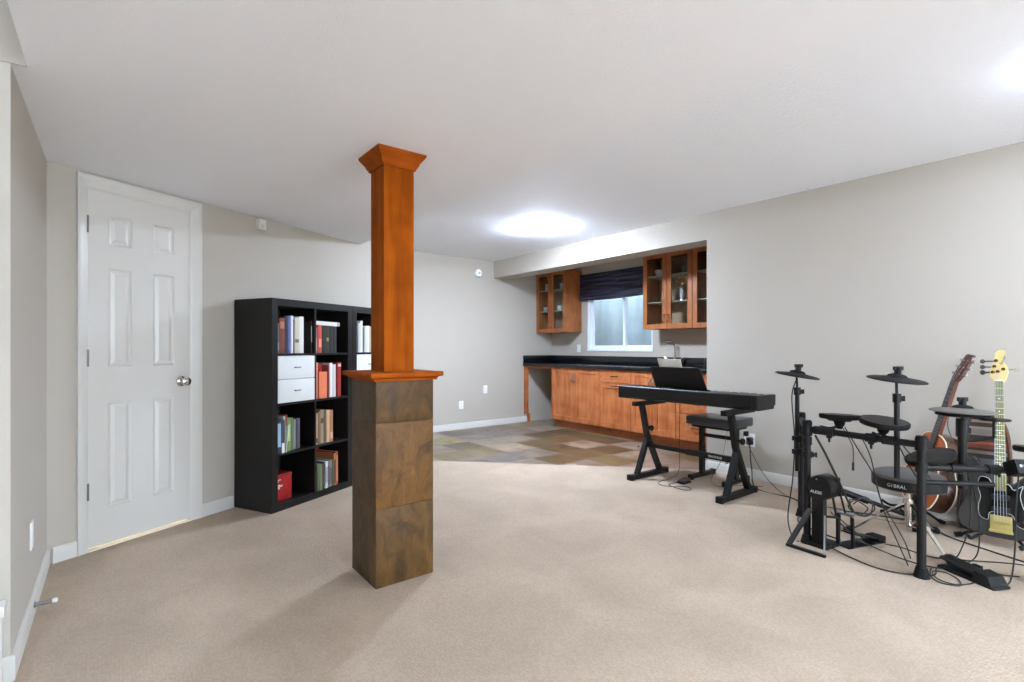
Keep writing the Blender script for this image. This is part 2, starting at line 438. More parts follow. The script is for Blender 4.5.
pa = [(S0+.004-p*(abs(c0-S0-.004))/.064, q, DZ-.004+p*(cz-DZ+.004)/.064) for p, q in prof]
pb = [(S1-.004+p*(abs(c1-S1+.004))/.064, q, DZ-.004+p*(cz-DZ+.004)/.064) for p, q in prof]
n_ = len(prof); mb.add(pa+pb, [[i, i+1, i+1+n_, i+n_] for i in range(n_-1)])
mb.box(S0, S0+.006, -.004, .11, 0, DZ).box(S1-.006, S1, -.004, .11, 0, DZ).box(S0, S1, -.004, .11, DZ-.005, DZ)
struct('door_casing', mb, TRIM, door)
struct('door_threshold', MB().box(S0, S1, -.01, .10, 0, .006), mat('pale_threshold', (240, 232, 215), .5), door)
for z in (.338, 1.088, 1.839):
    struct('door_hinge', MB().box(x0-.012, x0+.004, -.006, .0, z-.045, z+.045).cyl((x0-.004, -.008, z-.048), (x0-.004, -.008, z+.048), .006, n=10), mat('hinge_grey', (112, 110, 106), .45, .5), door)
kb = MB().lathe((.385, 0, .927), (0, -1, 0), [(0, 0), (.032, 0), (.033, .004), (.026, .010), (.012, .014), (.010, .030), (.016, .036), (.026, .042), (.029, .052), (.026, .062), (.014, .068), (0, .069)], 24)
struct('door_knob', kb, CHROME, door)
cl = bpy.data.lights.new('closet_lamp', 'POINT'); cl.energy = 40; cl.color = (1, .9, .75); cl.shadow_soft_size = .05
clo = bpy.data.objects.new('closet_lamp', cl); COL.objects.link(clo); clo.location = DW @ Vector((.15, .35, 1.9))

# ---- window_1
FR = mat('white_vinyl', (232, 236, 240), .35)
win = bpy.data.objects.new('window_1', None); COL.objects.link(win); win['kind'] = 'structure'; win.location = (XB, 0, 0)
win.matrix_basis = Matrix.Translation((XB, 0, 0))
def frame(mb, X0, X1, y0, y1, z0, z1, w):
    mb.box(X0, X1, y0, y0+w, z0, z1).box(X0, X1, y1-w, y1, z0, z1).box(X0, X1, y0+w, y1-w, z0, z0+w).box(X0, X1, y0+w, y1-w, z1-w, z1); return mb
struct('window_frame', frame(MB(), .03, .11, WY0, WY1, WZ0, WZ1, .035), FR, win)
struct('window_sill', MB().box(-.012, .03, WY0-.012, WY1+.012, WZ0-.012, WZ0+.014, .004).box(-.006, .03, WY0-.006, WY0+.008, WZ0, WZ1).box(-.006, .03, WY1-.008, WY1+.006, WZ0, WZ1), FR, win)
ym = 4.66
for i, (a, b, xo) in enumerate(((ym-.02, WY1-.035, .045), (WY0+.035, ym+.02, .075))):
    sash = struct('window_sash', frame(MB(), xo, xo+.025, a, b, WZ0+.035, WZ1-.035, .038), FR, win)
    struct('window_pane', MB().box(xo+.010, xo+.014, a+.038, b-.038, WZ0+.07, WZ1-.07), glass('window_glass', (235, 245, 250), .08), sash)
# ---- patio door added out of view in the back wall to brighten the room
pat = bpy.data.objects.new('added_window', None); COL.objects.link(pat); pat['kind'] = 'structure'
def frame_y(mb, x0, x1, y0, y1, z0, z1, w):
    return mb.box(x0, x0+w, y0, y1, z0, z1).box(x1-w, x1, y0, y1, z0, z1).box(x0+w, x1-w, y0, y1, z0, z0+w).box(x0+w, x1-w, y0, y1, z1-w, z1)
struct('window_frame', frame_y(MB(), PX0, PX1, YBK-.09, YBK-.01, 0, PZ1, .04), FR, pat)
PM = (PX0+PX1)/2
for a, b, yo in ((PX0+.04, PM+.03, -.045), (PM-.03, PX1-.04, -.075)):
    sash = struct('window_sash', frame_y(MB(), a, b, YBK+yo, YBK+yo+.025, .04, PZ1-.04, .05), FR, pat)
    struct('window_pane', MB().quad((a+.05, YBK+yo+.012, .09), (b-.05, YBK+yo+.012, .09), (b-.05, YBK+yo+.012, PZ1-.09), (a+.05, YBK+yo+.012, PZ1-.09)), glass('added_door_glass', (245, 250, 250), .03), sash)
struct('added_ground', MB().box(-3, 9, -14, YBK-.1, -.12, -.02), mat('pale_concrete', (196, 196, 192), .9, noise=(3, .1)))  # unseen pale ground added outside the extra patio door
# light well outside the window
wellm = mat('concrete_well', (152, 155, 156), .9, noise=(2.6, .2, (1, 1.6, .5)), bump=(12, .3, .02))
struct('wall_well', MB().box(6.35, 6.45, 3.2, 6.3, .3, 2.9).box(5.69, 6.35, 3.2, 3.3, .3, 2.9).box(5.69, 6.35, 6.2, 6.3, .3, 2.9).box(5.69, 6.45, 3.2, 6.3, .2, .3), wellm)

# ---- bamboo blind
def blind_mat():
    m = bpy.data.materials.new('navy_woven_slats'); m.use_nodes = True
    nt = m.node_tree; n = nt.nodes; b = n['Principled BSDF']; L = nt.links.new
    tc = n.new('ShaderNodeTexCoord')
    mp = n.new('ShaderNodeMapping'); mp.inputs['Scale'].default_value = (1, .8, 26); L(tc.outputs['Object'], mp.inputs[0])
    no = n.new('ShaderNodeTexNoise'); no.inputs['Scale'].default_value = 2; no.inputs['Detail'].default_value = 4; L(mp.outputs[0], no.inputs['Vector'])
    r = n.new('ShaderNodeValToRGB'); r.color_ramp.elements[0].position = .45; r.color_ramp.elements[1].position = .62
    r.color_ramp.elements[0].color = (*lin((14, 14, 26)), 1); r.color_ramp.elements[1].color = (*lin((128, 126, 156)), 1)  # pale lavender streaks paint daylight glints between the slats into the colour
    L(no.outputs['Fac'], r.inputs['Fac']); L(r.outputs['Color'], b.inputs['Base Color']); b.inputs['Roughness'].default_value = .6
    # a little daylight leaks between the slats
    tr = n.new('ShaderNodeBsdfTranslucent'); tr.inputs[0].default_value = (*lin((120, 120, 170)), 1)
    mx = n.new('ShaderNodeMixShader'); mx.inputs[0].default_value = .45
    L(b.outputs[0], mx.inputs[1]); L(tr.outputs[0], mx.inputs[2]); L(mx.outputs[0], n['Material Output'].inputs[0])
    return m
bl = thing('bamboo_blind', 'dark navy woven bamboo roman blind half lowered over the bar window', 'blind', (XB-.03, 4.83, 1.80))
struct_b = blind_mat()
y0, y1 = 4.20, 5.45
mb = MB(); NS = 30
for i in range(NS):
    z = 2.195 - i*.0105
    off = .004*math.sin(i*1.3)
    mb.box(XB-.040+off, XB-.034+off, y0, y1, z-.0100, z)
place('woven_shade', mb, struct_b, bl, world=True)
mb = MB()
for k in range(5):                      # stacked folds at the bottom, slightly bowed
    for j in range(12):
        ya = y0+(y1-y0)*j/12; yb = y0+(y1-y0)*(j+1)/12
        sa = .016*math.sin(PI*j/12)-.008; sb = .016*math.sin(PI*(j+1)/12)-.008
        X = XB-.060+k*.006
        z = 1.832+.008*k
        mb.add([(X, ya, z-sa), (X, yb, z-sb), (X, yb, z+.05-sb), (X, ya, z+.05-sa), (X+.004, ya, z-sa), (X+.004, yb, z-sb), (X+.004, yb, z+.05-sb), (X+.004, ya, z+.05-sa)],
               [(0, 1, 2, 3), (7, 6, 5, 4), (0, 4, 5, 1), (3, 2, 6, 7)])
place('bottom_fold', mb, struct_b, bl, world=True)
place('head_rail', MB().box(XB-.045, XB-.002, y0, y1, 2.195, 2.222), mat('navy_rail', (34, 34, 50), .5), bl, world=True)
place('wall_bracket', MB().box(XB-.05, XB-.002, y1, y1+.012, 2.17, 2.215), WHITEP, bl, world=True)

# ---- stair skirt at the far left edge
struct('trim_1', MB().box(-.62, -.284, 2.262, 2.292, 0, .30, .004).box(-.62, -.274, 2.245, 2.308, .30, .335, .006), TRIM)

# ---- wall plates
def plate(name, label, X, Y, z, nrm, w=.07, h=.115, holes=True, cat='outlet', group=None, frame_=None):
    """cover plate centred on a wall point; nrm = outward normal angle"""
    o = thing(name, label, cat, (X, Y, z), (0, 0, nrm), group)      # local -y faces the room
    k = max(1, round(w/.07)); 
    place('cover_plate', MB().box(-w/2, w/2, -.006, 0, -h/2, h/2, .002), WHITEP, o)
    if holes:
        for q in range(k):
            cx = (q-(k-1)/2)*.045
            for zz in (-.02, .02):
                place('socket', MB().box(cx-.016, cx+.016, -.0085, -.006, zz-.014, zz+.014, .001), mat('plate_insert', (222, 222, 218), .4), o)
    return o
plate('wall_outlet', 'white wall outlet low on the far wall nearest the tiled column', 3.835, YF, .335, 0)
plate('wall_outlet', 'white wall outlet on the far wall, the higher one nearer the bar counter', 4.245, YF, .535, 0)
plate('wall_outlet', 'white wall outlet just above the black backsplash left of the bar window', XB, 5.49, 1.13, -PI/2)
plate('wall_outlet', 'white double wall outlet on the right wall behind the piano stand', XR, 2.262, .335, -PI/2, w=.095)
plate('wall_outlet', 'white outlet low on the narrow left wall beside the door', -.285, 2.99, .345, PI/2)
# alarm sensor and detector
o = thing('smoke_detector', 'small round white detector high on the far wall below the ceiling', 'detector', (4.118, YF, 2.21))
place('housing', MB().lathe((0, 0, 0), (0, -1, 0), [(0, 0), (.06, 0), (.06, .012), (.05, .03), (.02, .038), (0, .038)], 28), WHITEP, o)
place('sensor_cap', MB().lathe((0, -.036, 0), (0, -1, 0), [(0, 0), (.02, 0), (.016, .008), (0, .009)], 16), mat('detector_grey', (190, 190, 188), .5), o)
p = DW @ Vector((.975, 0, 2.075))
o = thing('motion_sensor', 'small white square sensor box under the low ceiling right of the door', 'sensor', p, (0, 0, A))
place('housing', MB().box(-.032, .032, -.035, 0, -.04, .04, .006), mat('sensor_shell', (215, 214, 206), .5), o)
place('lens', MB().box(-.015, .015, -.038, -.035, -.03, .0, .001), mat('sensor_lens', (200, 200, 192), .4), o)
# door stop screwed to the left baseboard
o = thing('door_stop', 'short spring door stop with white tip on the left baseboard', 'door stop', (-.272, 2.96, .055))
place('spring', MB().tube([(t*.058, .007*math.cos(t*14*2*PI), .007*math.sin(t*14*2*PI)) for t in [i/168 for i in range(169)]], .0018, 5, 0), STEEL, o)
place('rubber_tip', MB().lathe((.058, 0, 0), (1, 0, 0), [(0, 0), (.008, 0), (.010, .012), (.007, .018), (0, .018)], 14), WHITEP, o)
place('base_plate', MB().lathe((0, 0, 0), (1, 0, 0), [(0, 0), (.013, 0), (.011, .006), (0, .006)], 14), STEEL, o)

# ---- the square post: slate-clad base, ledge, cherry post, crown
CX, CY = 1.130, 2.462
post = thing('tiled_post', 'square wooden post on a slate tiled base standing in the carpet', 'column', (CX, CY, 0))
TILE = slate_mat('slate_cladding', (.5, .395), (-5.25, -.02), [(108, 92, 70), (118, 94, 68), (98, 82, 64), (112, 86, 60)], axes='XZ', grout=.006, gcol=(84, 76, 64), rough=.4, varscale=5)
hw = .154
courses = [(0, .373), (.374, .783), (.784, .985)]
mb = MB().box(-hw+.008, hw-.008, -hw+.008, hw-.008, 0, .985)
place('post_core', mb, mat('grey_grout', (78, 70, 56), .9), post)
tcol = [[(80, 64, 40), (82, 62, 38), (78, 62, 38)], [(88, 62, 30), (100, 68, 32), (82, 56, 26)]]
def slab_mat(i, j):
    c = tcol[i][j]
    nm = 'slate_%d%d' % (i, j)
    m = bpy.data.materials.new(nm); m.use_nodes = True
    nt = m.node_tree; n = nt.nodes; b = n['Principled BSDF']; L = nt.links.new
    tc = n.new('ShaderNodeTexCoord')
    mp = n.new('ShaderNodeMapping'); mp.inputs['Scale'].default_value = (1.9, 1.9, 1.0); mp.inputs['Location'].default_value = (i*3.1, j*2.3, j*1.7); mp.inputs['Rotation'].default_value = (.5, .4, 0)
    L(tc.outputs['Object'], mp.inputs[0])
    no = n.new('ShaderNodeTexNoise'); no.inputs['Scale'].default_value = 6; no.inputs['Detail'].default_value = 10; no.inputs['Roughness'].default_value = .68; no.inputs['Distortion'].default_value = 1.2
    L(mp.outputs[0], no.inputs['Vector'])
    r = n.new('ShaderNodeValToRGB'); cr = r.color_ramp
    cr.elements[0].position = .3; cr.elements[0].color = (*lin([v*.62 for v in c]), 1)
    cr.elements[1].position = .72; cr.elements[1].color = (*lin([min(255, v*1.22+6) for v in c]), 1)
    e = cr.elements.new(.5); e.color = (*lin(c), 1)
    L(no.outputs['Fac'], r.inputs['Fac']); L(r.outputs['Color'], b.inputs['Base Color'])
    bp = n.new('ShaderNodeBump'); bp.inputs['Strength'].default_value = .6; bp.inputs['Distance'].default_value = .008
    L(no.outputs['Fac'], bp.inputs['Height']); L(bp.outputs['Normal'], b.inputs['Normal']); b.inputs['Roughness'].default_value = .5; b.inputs['Specular IOR Level'].default_value = .22
    return m
for j, (za, zb) in enumerate(courses):
    for k in range(4):
        mb = MB().box(-hw+.002, hw-.002, -hw, -hw+.010, za+.0002, zb-.0002, .0012).xf(Matrix.Rotation(-k*PI/2, 4, 'Z'))
        place('slate_tile', mb, slab_mat(0 if k % 2 else 1, j), post)
def ring_profile(prof, mb):
    """square moulding: profile [(half width, z)]"""
    vs = []; fs = []
    for h, z in prof: vs += [(-h, -h, z), (h, -h, z), (h, h, z), (-h, h, z)]
    for i in range(len(prof)-1):
        for k in range(4): fs.append((i*4+k, i*4+(k+1) % 4, i*4+4+(k+1) % 4, i*4+4+k))
    fs.append((0, 1, 2, 3)); fs.append(tuple((len(prof)-1)*4+k for k in range(4)))
    return mb.add(vs, fs)
place('ledge', ring_profile([(.155, .985), (.168, .985), (.170, .997), (.176, 1.002), (.190, 1.004), (.192, 1.010), (.192, 1.022), (.188, 1.027), (.08, 1.027)], MB()), CHERRYX, post)
place('post_shaft', ring_profile([(.081, 1.027), (.081, ZL-.0785), (.07, ZL-.0785)], MB()), CHERRY, post)
place('crown_moulding', ring_profile([(.0812, ZL-.078), (.090, ZL-.078), (.092, ZL-.068), (.098, ZL-.062), (.104, ZL-.046), (.118, ZL-.026), (.127, ZL-.014), (.130, ZL-.004), (.130, ZL-.0005), (.08, ZL-.0005)], MB()), CHERRYX, post)

# ---- ceiling lamps
def dome(label, X, Y, z, strength, r=.15):  # used only for the lamps added out of view
    """semi-flush lamp: canopy on the ceiling, short stem, opal glass bowl open to the ceiling"""
    o = thing('ceiling_light', label, 'ceiling light', (X, Y, z))
    place('canopy', MB().lathe((0, 0, 0), (0, 0, -1), [(0, 0), (.055, 0), (.05, .018), (.012, .022), (.012, .03), (0, .03)], 28), WHITEP, o)
    place('glass_diffuser', MB().lathe((0, 0, -.030), (0, 0, -1), [(0, .0), (r*.4, .003), (r*.8, .012), (r*.97, .026), (r, .036), (r*.93, .050), (r*.7, .066), (r*.4, .076), (0, .080)], 40), emit('added_lamp_diffuser', (208, 229, 255), strength), o)
    return o

def flush(label, X, Y, z, strength, r=.17):
    """slim lamp held tight under the ceiling: opal glass disc on a thin white pan"""
    o = thing('ceiling_light', label, 'ceiling light', (X, Y, z))
    place('ceiling_pan', MB().lathe((0, 0, 0), (0, 0, -1), [(0, 0), (r*.8, 0), (r*.8, .010), (0, .010)], 40), WHITEP, o)
    place('glass_diffuser', MB().lathe((0, 0, -.010), (0, 0, -1), [(r*.8, 0), (r*.96, .006), (r, .018), (r*.95, .030), (r*.75, .042), (r*.4, .050), (0, .052)], 44), emit('lit_bowl', (211, 228, 252), strength), o)
    return o
# ================================================================ BAR
# each cabinet is built in a frame whose origin is its front left foot as seen from the room:
# local x -> world -Y, local y -> world +X (depth), so the doors face -y
def handle_v(mb, x, z, h=.10, y=0):
    return mb.tube([(x, y, z-h/2), (x, y-.028, z-h/2+.012), (x, y-.032, z), (x, y-.028, z+h/2-.012), (x, y, z+h/2)], .0055, 8, 5)
def handle_h(mb, x, z, w=.10, y=0):
    return mb.tube([(x-w/2, y, z), (x-w/2+.012, y-.028, z), (x, y-.032, z), (x+w/2-.012, y-.028, z), (x+w/2, y, z)], .006, 8, 5)
SHAKER = [(.002, .011), (.009, .012)]
def shaker(x0, x1, z0, z1, y=-.02, f=.062, th=.02):
    mb = MB(); panelled([x0, x0+f, x1-f, x1], [z0, z0+f, z1-f, z1], {(1, 1)}, y, SHAKER, mb); closed_back(mb, x0, x1, z0, z1, y, y+th); return mb
XC = 5.0   # carcass front plane; door faces stand 20 mm proud
def base_cab(label, ya, yb, kind):
    w = ya-yb; o = thing('base_cabinet', label, 'cabinet', (XC, ya, 0), (0, 0, -PI/2), 'honey maple base cabinets under the bar counter')
    place('carcass', MB().box(0, w, 0, .53, .11, .865), MAPLE, o)
    place('toe_kick', MB().box(0, w, .06, .08, 0, .11), wood('toe_kick_wood', (176, 104, 60), (150, 84, 44), .5, 'Y'), o)
    g = .0035
    def door(x0, x1, z0, z1, hx, hz, horiz=False):
        d = place('door', shaker(x0+g, x1-g, z0, z1), MAPLE, o)
        place('handle', handle_h(MB(), (x0+x1)/2, hz, .1, -.02) if horiz else handle_v(MB(), hx, hz, .1, -.02), DARKM if horiz else STEEL, d)
    def drawer(x0, x1, z0, z1):
        mb = MB(); panelled([x0+g, x0+.03, x1-.03, x1-g], [z0, z0+.03, z1-.03, z1], set(), -.02, [], mb); closed_back(mb, x0+g, x1-g, z0, z1, -.02, 0)
        d = place('drawer', mb, MAPLEY, o); place('handle', handle_h(MB(), (x0+x1)/2, (z0+z1)/2, .1, -.02), DARKM, d)
    if kind == 'doors':
        m_ = w/2; door(0, m_, .12, .855, m_-.03, .72); door(m_, w, .12, .855, m_+.03, .72)
    elif kind == 'drawer_door':
        drawer(0, w, .70, .855); door(0, w, .12, .69, 0, .655, True)
    elif kind == 'drawers':
        for a, b in ((.70, .855), (.42, .69), (.12, .41)): drawer(0, w, a, b)
    return o
base_cab('maple double-door base cabinet nearest the open knee space of the bar', 5.481, 4.553, 'doors')
base_cab('maple base cabinet with one drawer above one door, bronze horizontal pulls', 4.553, 4.048, 'drawer_door')
base_cab('maple double-door base cabinet behind the piano, beneath the faucet', 4.048, 3.41, 'doors')
base_cab('maple base cabinet of three stacked drawers behind the piano bench', 3.41, 2.90, 'drawers')
o = thing('end_panel', 'narrow maple filler stile holding the counter end against the far wall', 'panel', (XC, YF, 0))
place('stile', MB().box(XC-.03, XC+.02, 6.045, YF, .13, .865, .002), MAPLE, o, world=True)
place('toe_block', MB().box(XC+.03, XC+.06, 6.05, YF-.014, 0, .13), MAPLE, o, world=True)
place('top_rail', MB().box(XC-.0, XC+.02, 5.481, 6.045, .83, .865), MAPLEY, o, world=True)

def granite():
    m = bpy.data.materials.new('black_granite'); m.use_nodes = True
    nt = m.node_tree; n = nt.nodes; b = n['Principled BSDF']; L = nt.links.new
    tc = n.new('ShaderNodeTexCoord'); v = n.new('ShaderNodeTexVoronoi'); v.inputs['Scale'].default_value = 260; L(tc.outputs['Object'], v.inputs['Vector'])
    r = n.new('ShaderNodeValToRGB'); r.color_ramp.elements[0].color = (*lin((60, 66, 78)), 1); r.color_ramp.elements[1].color = (*lin((13, 14, 18)), 1); r.color_ramp.elements[1].position = .22
    L(v.outputs['Distance'], r.inputs['Fac']); L(r.outputs['Color'], b.inputs['Base Color']); b.inputs['Roughness'].default_value = .16
    return m
GR = granite()
ct = thing('bar_counter', 'long black granite bar counter with backsplash over the maple cabinets', 'counter', (4.95, 2.68, .865))
place('countertop', MB().box(4.945, XB-.003, YR+.003, 3.42, .865, .905, .004).box(4.945, XB-.003, 3.86, YF-.003, .865, .905, .004).box(4.945, 5.03, 3.42, 3.86, .865, .905).box(5.42, XB-.003, 3.42, 3.86, .865, .905), GR, ct, world=True)
place('backsplash', MB().box(XB-.02, XB-.003, YR+.003, YF-.003, .905, 1.02, .003), GR, ct, world=True)
place('side_splash', MB().box(4.95, XB-.02, YF-.02, YF-.003, .905, 1.02, .003), GR, ct, world=True)
sk = thing('bar_sink', 'small stainless bar sink set into the black counter below the faucet', 'sink', (5.22, 3.64, .75))
STAINLESS = mat('stainless', (190, 192, 195), .25, 1)
place('basin', MB().box(5.035, 5.415, 3.425, 3.43, .75, .906).box(5.035, 5.415, 3.85, 3.855, .75, .906).box(5.035, 5.04, 3.43, 3.85, .75, .906).box(5.41, 5.415, 3.43, 3.85, .75, .906).box(5.035, 5.415, 3.425, 3.855, .745, .75), STAINLESS, sk, world=True)
place('rim', MB().box(5.02, 5.035, 3.41, 3.87, .905, .909, .001).box(5.415, 5.43, 3.41, 3.87, .905, .909, .001).box(5.035, 5.415, 3.41, 3.425, .905, .909).box(5.035, 5.415, 3.855, 3.87, .905, .909), STAINLESS, sk, world=True)
place('drain', MB().cyl((5.22, 3.64, .75), (5.22, 3.64, .753), .04), CHROME, sk, world=True)
fc = thing('faucet', 'chrome gooseneck bar faucet with two handles on the black counter', 'faucet', (5.475, 3.765, .905))
place('spout', MB().tube([(0, 0, .02), (0, 0, .24), (-.02, .01, .30), (-.07, .035, .325), (-.12, .06, .30), (-.13, .065, .265)], .010, 10, 8), CHROME, fc)
place('base_plate', MB().box(-.025, .025, -.11, .11, 0, .02, .006), CHROME, fc)
for s in (-1, 1):
    place('handle', MB().cyl((0, s*.085, .02), (0, s*.085, .085), .016).tube([(0, s*.085, .09), (-.01, s*.11, .105), (-.015, s*.15, .12)], .008, 8, 4), CHROME, fc)
# solid dark shapes added for the upright dark reflections at the counter's right end
for k, (x, y, hh, rr, lab) in enumerate(((5.40, 3.30, .12, .022, 'dark reflection built as a bottle on the counter right of the faucet'), (5.44, 3.14, .13, .028, 'solid dark reflection on the bar counter nearest the corner of the right wall'))):
    o = thing('reflection_bottle' if k == 0 else 'reflection_jar', lab, 'bottle' if k == 0 else 'reflection_jar', (x, y, .905))
    place('body', MB().lathe((0, 0, 0), (0, 0, 1), [(0, 0), (rr, .0), (rr, hh*.65), (rr*.5, hh*.8), (rr*.45, hh*.85), (0, hh*.85)], 18), mat('dark_reflection', (24, 26, 30), .1), o)
    place('cap', MB().cyl((0, 0, hh*.85), (0, 0, hh), rr*.5), mat('dark_reflection_cap', (50, 50, 52), .4), o)

# ---------------- upper glass-door cabinets
XU = 5.24
GL = glass('cabinet_glass', (240, 244, 242), .03)
GLW = mat('glassware_white', (214, 214, 208), .25)
INSIDE = wood('cabinet_interior', (176, 150, 122), (150, 124, 96), .6, 'Z', coat=0)
def upper(label, ya, yb, side_vis=None):
    w = ya-yb; z0, z1 = 1.37, 2.29; d = XB-XU-.003
    o = thing('upper_cabinet', label, 'cabinet', (XU, ya, z0), (0, 0, -PI/2), 'glass-door upper cabinets over the bar')
    h = z1-z0
    place('carcass', MB().box(0, .018, 0, d, 0, h).box(w-.018, w, 0, d, 0, h).box(.018, w-.018, 0, d, 0, .018).box(.018, w-.018, 0, d, h-.018, h), UPPER, o)
    place('back_panel', MB().box(.018, w-.018, d-.008, d, .018, h-.018), INSIDE, o)
    for zz in (.33, .655):
        place('shelf', MB().box(.019, w-.019, .02, d-.01, zz-.008, zz), mat('pale_shelf_edge', (190, 186, 176), .4), o)
    for k in range(2):
        a, b = k*w/2+.002, (k+1)*w/2-.002; f = .058
        mb = MB()
        for X0, X1, Z0, Z1 in ((a, a+f, 0, h), (b-f, b, 0, h), (a+f, b-f, 0, f), (a+f, b-f, h-f, h)): mb.box(X0, X1, -.02, 0, Z0, Z1)
        dr = place('door', mb, UPPER, o)
        place('glass_pane', MB().quad((a+f, -.010, f), (b-f, -.010, f), (b-f, -.010, h-f), (a+f, -.010, h-f)), GL, dr)
        hx = b-.028 if k == 0 else a+.028
        place('handle', handle_v(MB(), hx, .12, .1, -.02), mat('pink_bronze', (150, 96, 80), .35, .8), dr)
    return o
u1 = upper('glass-door wall cabinet in the far corner, left of the bar window', 6.098, 5.435)
u2 = upper('wide glass-door wall cabinet directly right of the bar window', 4.047, 3.357)
u3 = upper('glass-door wall cabinet at the bar end, cut off by the right wall corner', 3.354, 2.68)
def cup(x, y, z, r, h, label, m=GLW, g='cups and bowls behind the cabinet glass', name='cup', prof=None):
    prof = prof or [(0, 0), (r*.7, 0), (r*.85, h*.2), (r, h), (r*.93, h), (r*.78, h*.25), (0, h*.12)]
    return solo(name, MB().lathe((0, 0, 0), (0, 0, 1), prof, 18), m, label, 'cup' if name == 'cup' else name, g, loc=(x, y, z))
z_a, z_b, z_c = 1.37+.018, 1.37+.33, 1.37+.655
BLUEG = mat('grey_blue_china', (150, 160, 160), .25)
cup(5.36, 5.98, z_c, .05, .055, 'lower white bowl of the pair in the far corner cabinet, left door, upper shelf', name='bowl')
cup(5.36, 5.98, z_c+.054, .048, .05, 'upper white bowl of the pair in the far corner cabinet, left door, upper shelf', name='bowl')
cup(5.36, 5.66, z_c, .04, .09, 'white cup on the upper shelf of the corner cabinet, right door')
cup(5.40, 5.56, z_c, .04, .06, 'low glass cup on the upper shelf of the corner cabinet by its right side', BLUEG)
cup(5.34, 6.00, z_b, .045, .07, 'pale cup on the lower shelf of the corner cabinet, left door', BLUEG)
cup(5.34, 5.70, z_b, .04, .08, 'white cup on the lower shelf of the corner cabinet, right door, left one')
cup(5.34, 5.60, z_b, .04, .08, 'pale cup on the lower shelf of the corner cabinet, right door, right one', BLUEG)
cup(5.34, 5.95, z_a, .035, .06, 'brown mug on the floor of the corner cabinet, left door', mat('brown_glaze', (140, 90, 60), .3))
cup(5.33, 5.63, z_a, .03, .04, 'small white dish on the floor of the corner cabinet, right door', name='dish')
cup(5.38, 3.86, z_c, .11, .075, 'wide pale bowl on the top shelf of the cabinet right of the window', mat('lilac_china', (190, 182, 196), .25), name='bowl')
cup(5.38, 3.52, z_c, .09, .08, 'dark bowl on the top shelf, right door of the cabinet beside the window', mat('dark_bowl', (60, 54, 56), .3), name='bowl')
cup(5.33, 3.90, z_a, .028, .05, 'small shot glass on the cabinet floor right of the window', BLUEG, name='shot_glass')
cup(5.32, 3.45, z_a, .02, .03, 'tiny white salt dish on the cabinet floor right of the window', name='dish')
# bottle with a white label
o = thing('wine_bottle', 'dark bottle with a tall white label behind the glass door', 'bottle', (5.33, 3.80, z_b))
place('glass_body', MB().lathe((0, 0, 0), (0, 0, 1), [(0, 0), (.036, 0), (.037, .16), (.030, .19), (.014, .22), (.013, .27), (.016, .275), (.016, .285), (0, .285)], 22), mat('amber_bottle', (96, 84, 62), .12), o)
place('label_band', MB().lathe((0, 0, .02), (0, 0, 1), [(.0365, 0), (.038, .001), (.038, .13), (.0365, .131)], 22), mat('cream_label', (236, 232, 214), .6), o)
# vase of dried flowers
o = thing('dried_flower_vase', 'small silver vase with sprawling dried yellow flowers behind cabinet glass', 'vase', (5.34, 3.57, z_b))
place('vase', MB().lathe((0, 0, 0), (0, 0, 1), [(0, 0), (.025, 0), (.018, .03), (.03, .08), (.02, .13), (.026, .15), (.02, .148), (0, .10)], 20), mat('silver_vase', (200, 205, 215), .2, .5), o)
random.seed(3)
st = MB(); fl = MB()
for k in range(14):
    a = random.uniform(0, 2*PI); r = random.uniform(.02, .075); h = random.uniform(.19, .30)
    e = (r*math.cos(a), r*math.sin(a), h)
    st.tube([(0, 0, .12), (e[0]*.3, e[1]*.3, h*.65), e], .0015, 5, 3)
    fl.lathe(e, (e[0], e[1], .05), [(0, -.008), (.011, 0), (.013, .008), (.006, .014), (0, .015)], 7)
place('stem', st, mat('dry_stem', (96, 88, 50), .8), o); place('blossom', fl, mat('dry_blossom', (196, 168, 84), .8), o)
cup(5.36, 3.15, z_b, .05, .12, 'tall frosted glass on the shelf of the cabinet cut off by the wall', BLUEG)
cup(5.36, 3.18, z_c, .07, .16, 'frosted glass pitcher on the top shelf of the cabinet cut off by the wall', BLUEG, name='pitcher')
# ================================================================ BOOKCASES
BW, BH, BD = .79, 1.49, .376
DX = (math.cos(R(27.5)), math.sin(R(27.5)))
def bc_matrix(k):
    x = .851 + k*(BW+.003)*DX[0]; y = 3.789 + k*(BW+.003)*DX[1]
    return (x, y, 0)
CELLH = (BH-.1-3*.016)/4; CELLW = (BW-.1-.016)/2
def cz(row): return .05 + row*(CELLH+.016)
def cx(col): return .05 + col*(CELLW+.016)
bcs = []
for k, lab in enumerate(('tall black-brown cube bookcase standing next to the white door', 'second black-brown cube bookcase, mostly hidden behind the wooden post')):
    o = thing('bookcase', lab, 'bookcase', bc_matrix(k), (0, 0, R(27.5)), 'black cube bookcases along the angled wall')
    place('outer_frame', MB().box(0, .05, 0, BD, 0, BH).box(BW-.05, BW, 0, BD, 0, BH).box(.05, BW-.05, 0, BD, 0, .05).box(.05, BW-.05, 0, BD, BH-.05, BH), ESP, o)
    place('upright_divider', MB().box(cx(0)+CELLW, cx(1), .003, BD-.01, .05, BH-.05), ESP, o)
    for r in (1, 2, 3):
        for c in (0, 1):
            place('shelf', MB().box(cx(c), cx(c)+CELLW, .003, BD-.01, cz(r)-.016, cz(r)), ESP, o)
    place('back_panel', MB().box(.05, BW-.05, BD-.012, BD-.008, .05, BH-.05), mat('black_back', (22, 20, 19), .8), o)
    bcs.append(o)

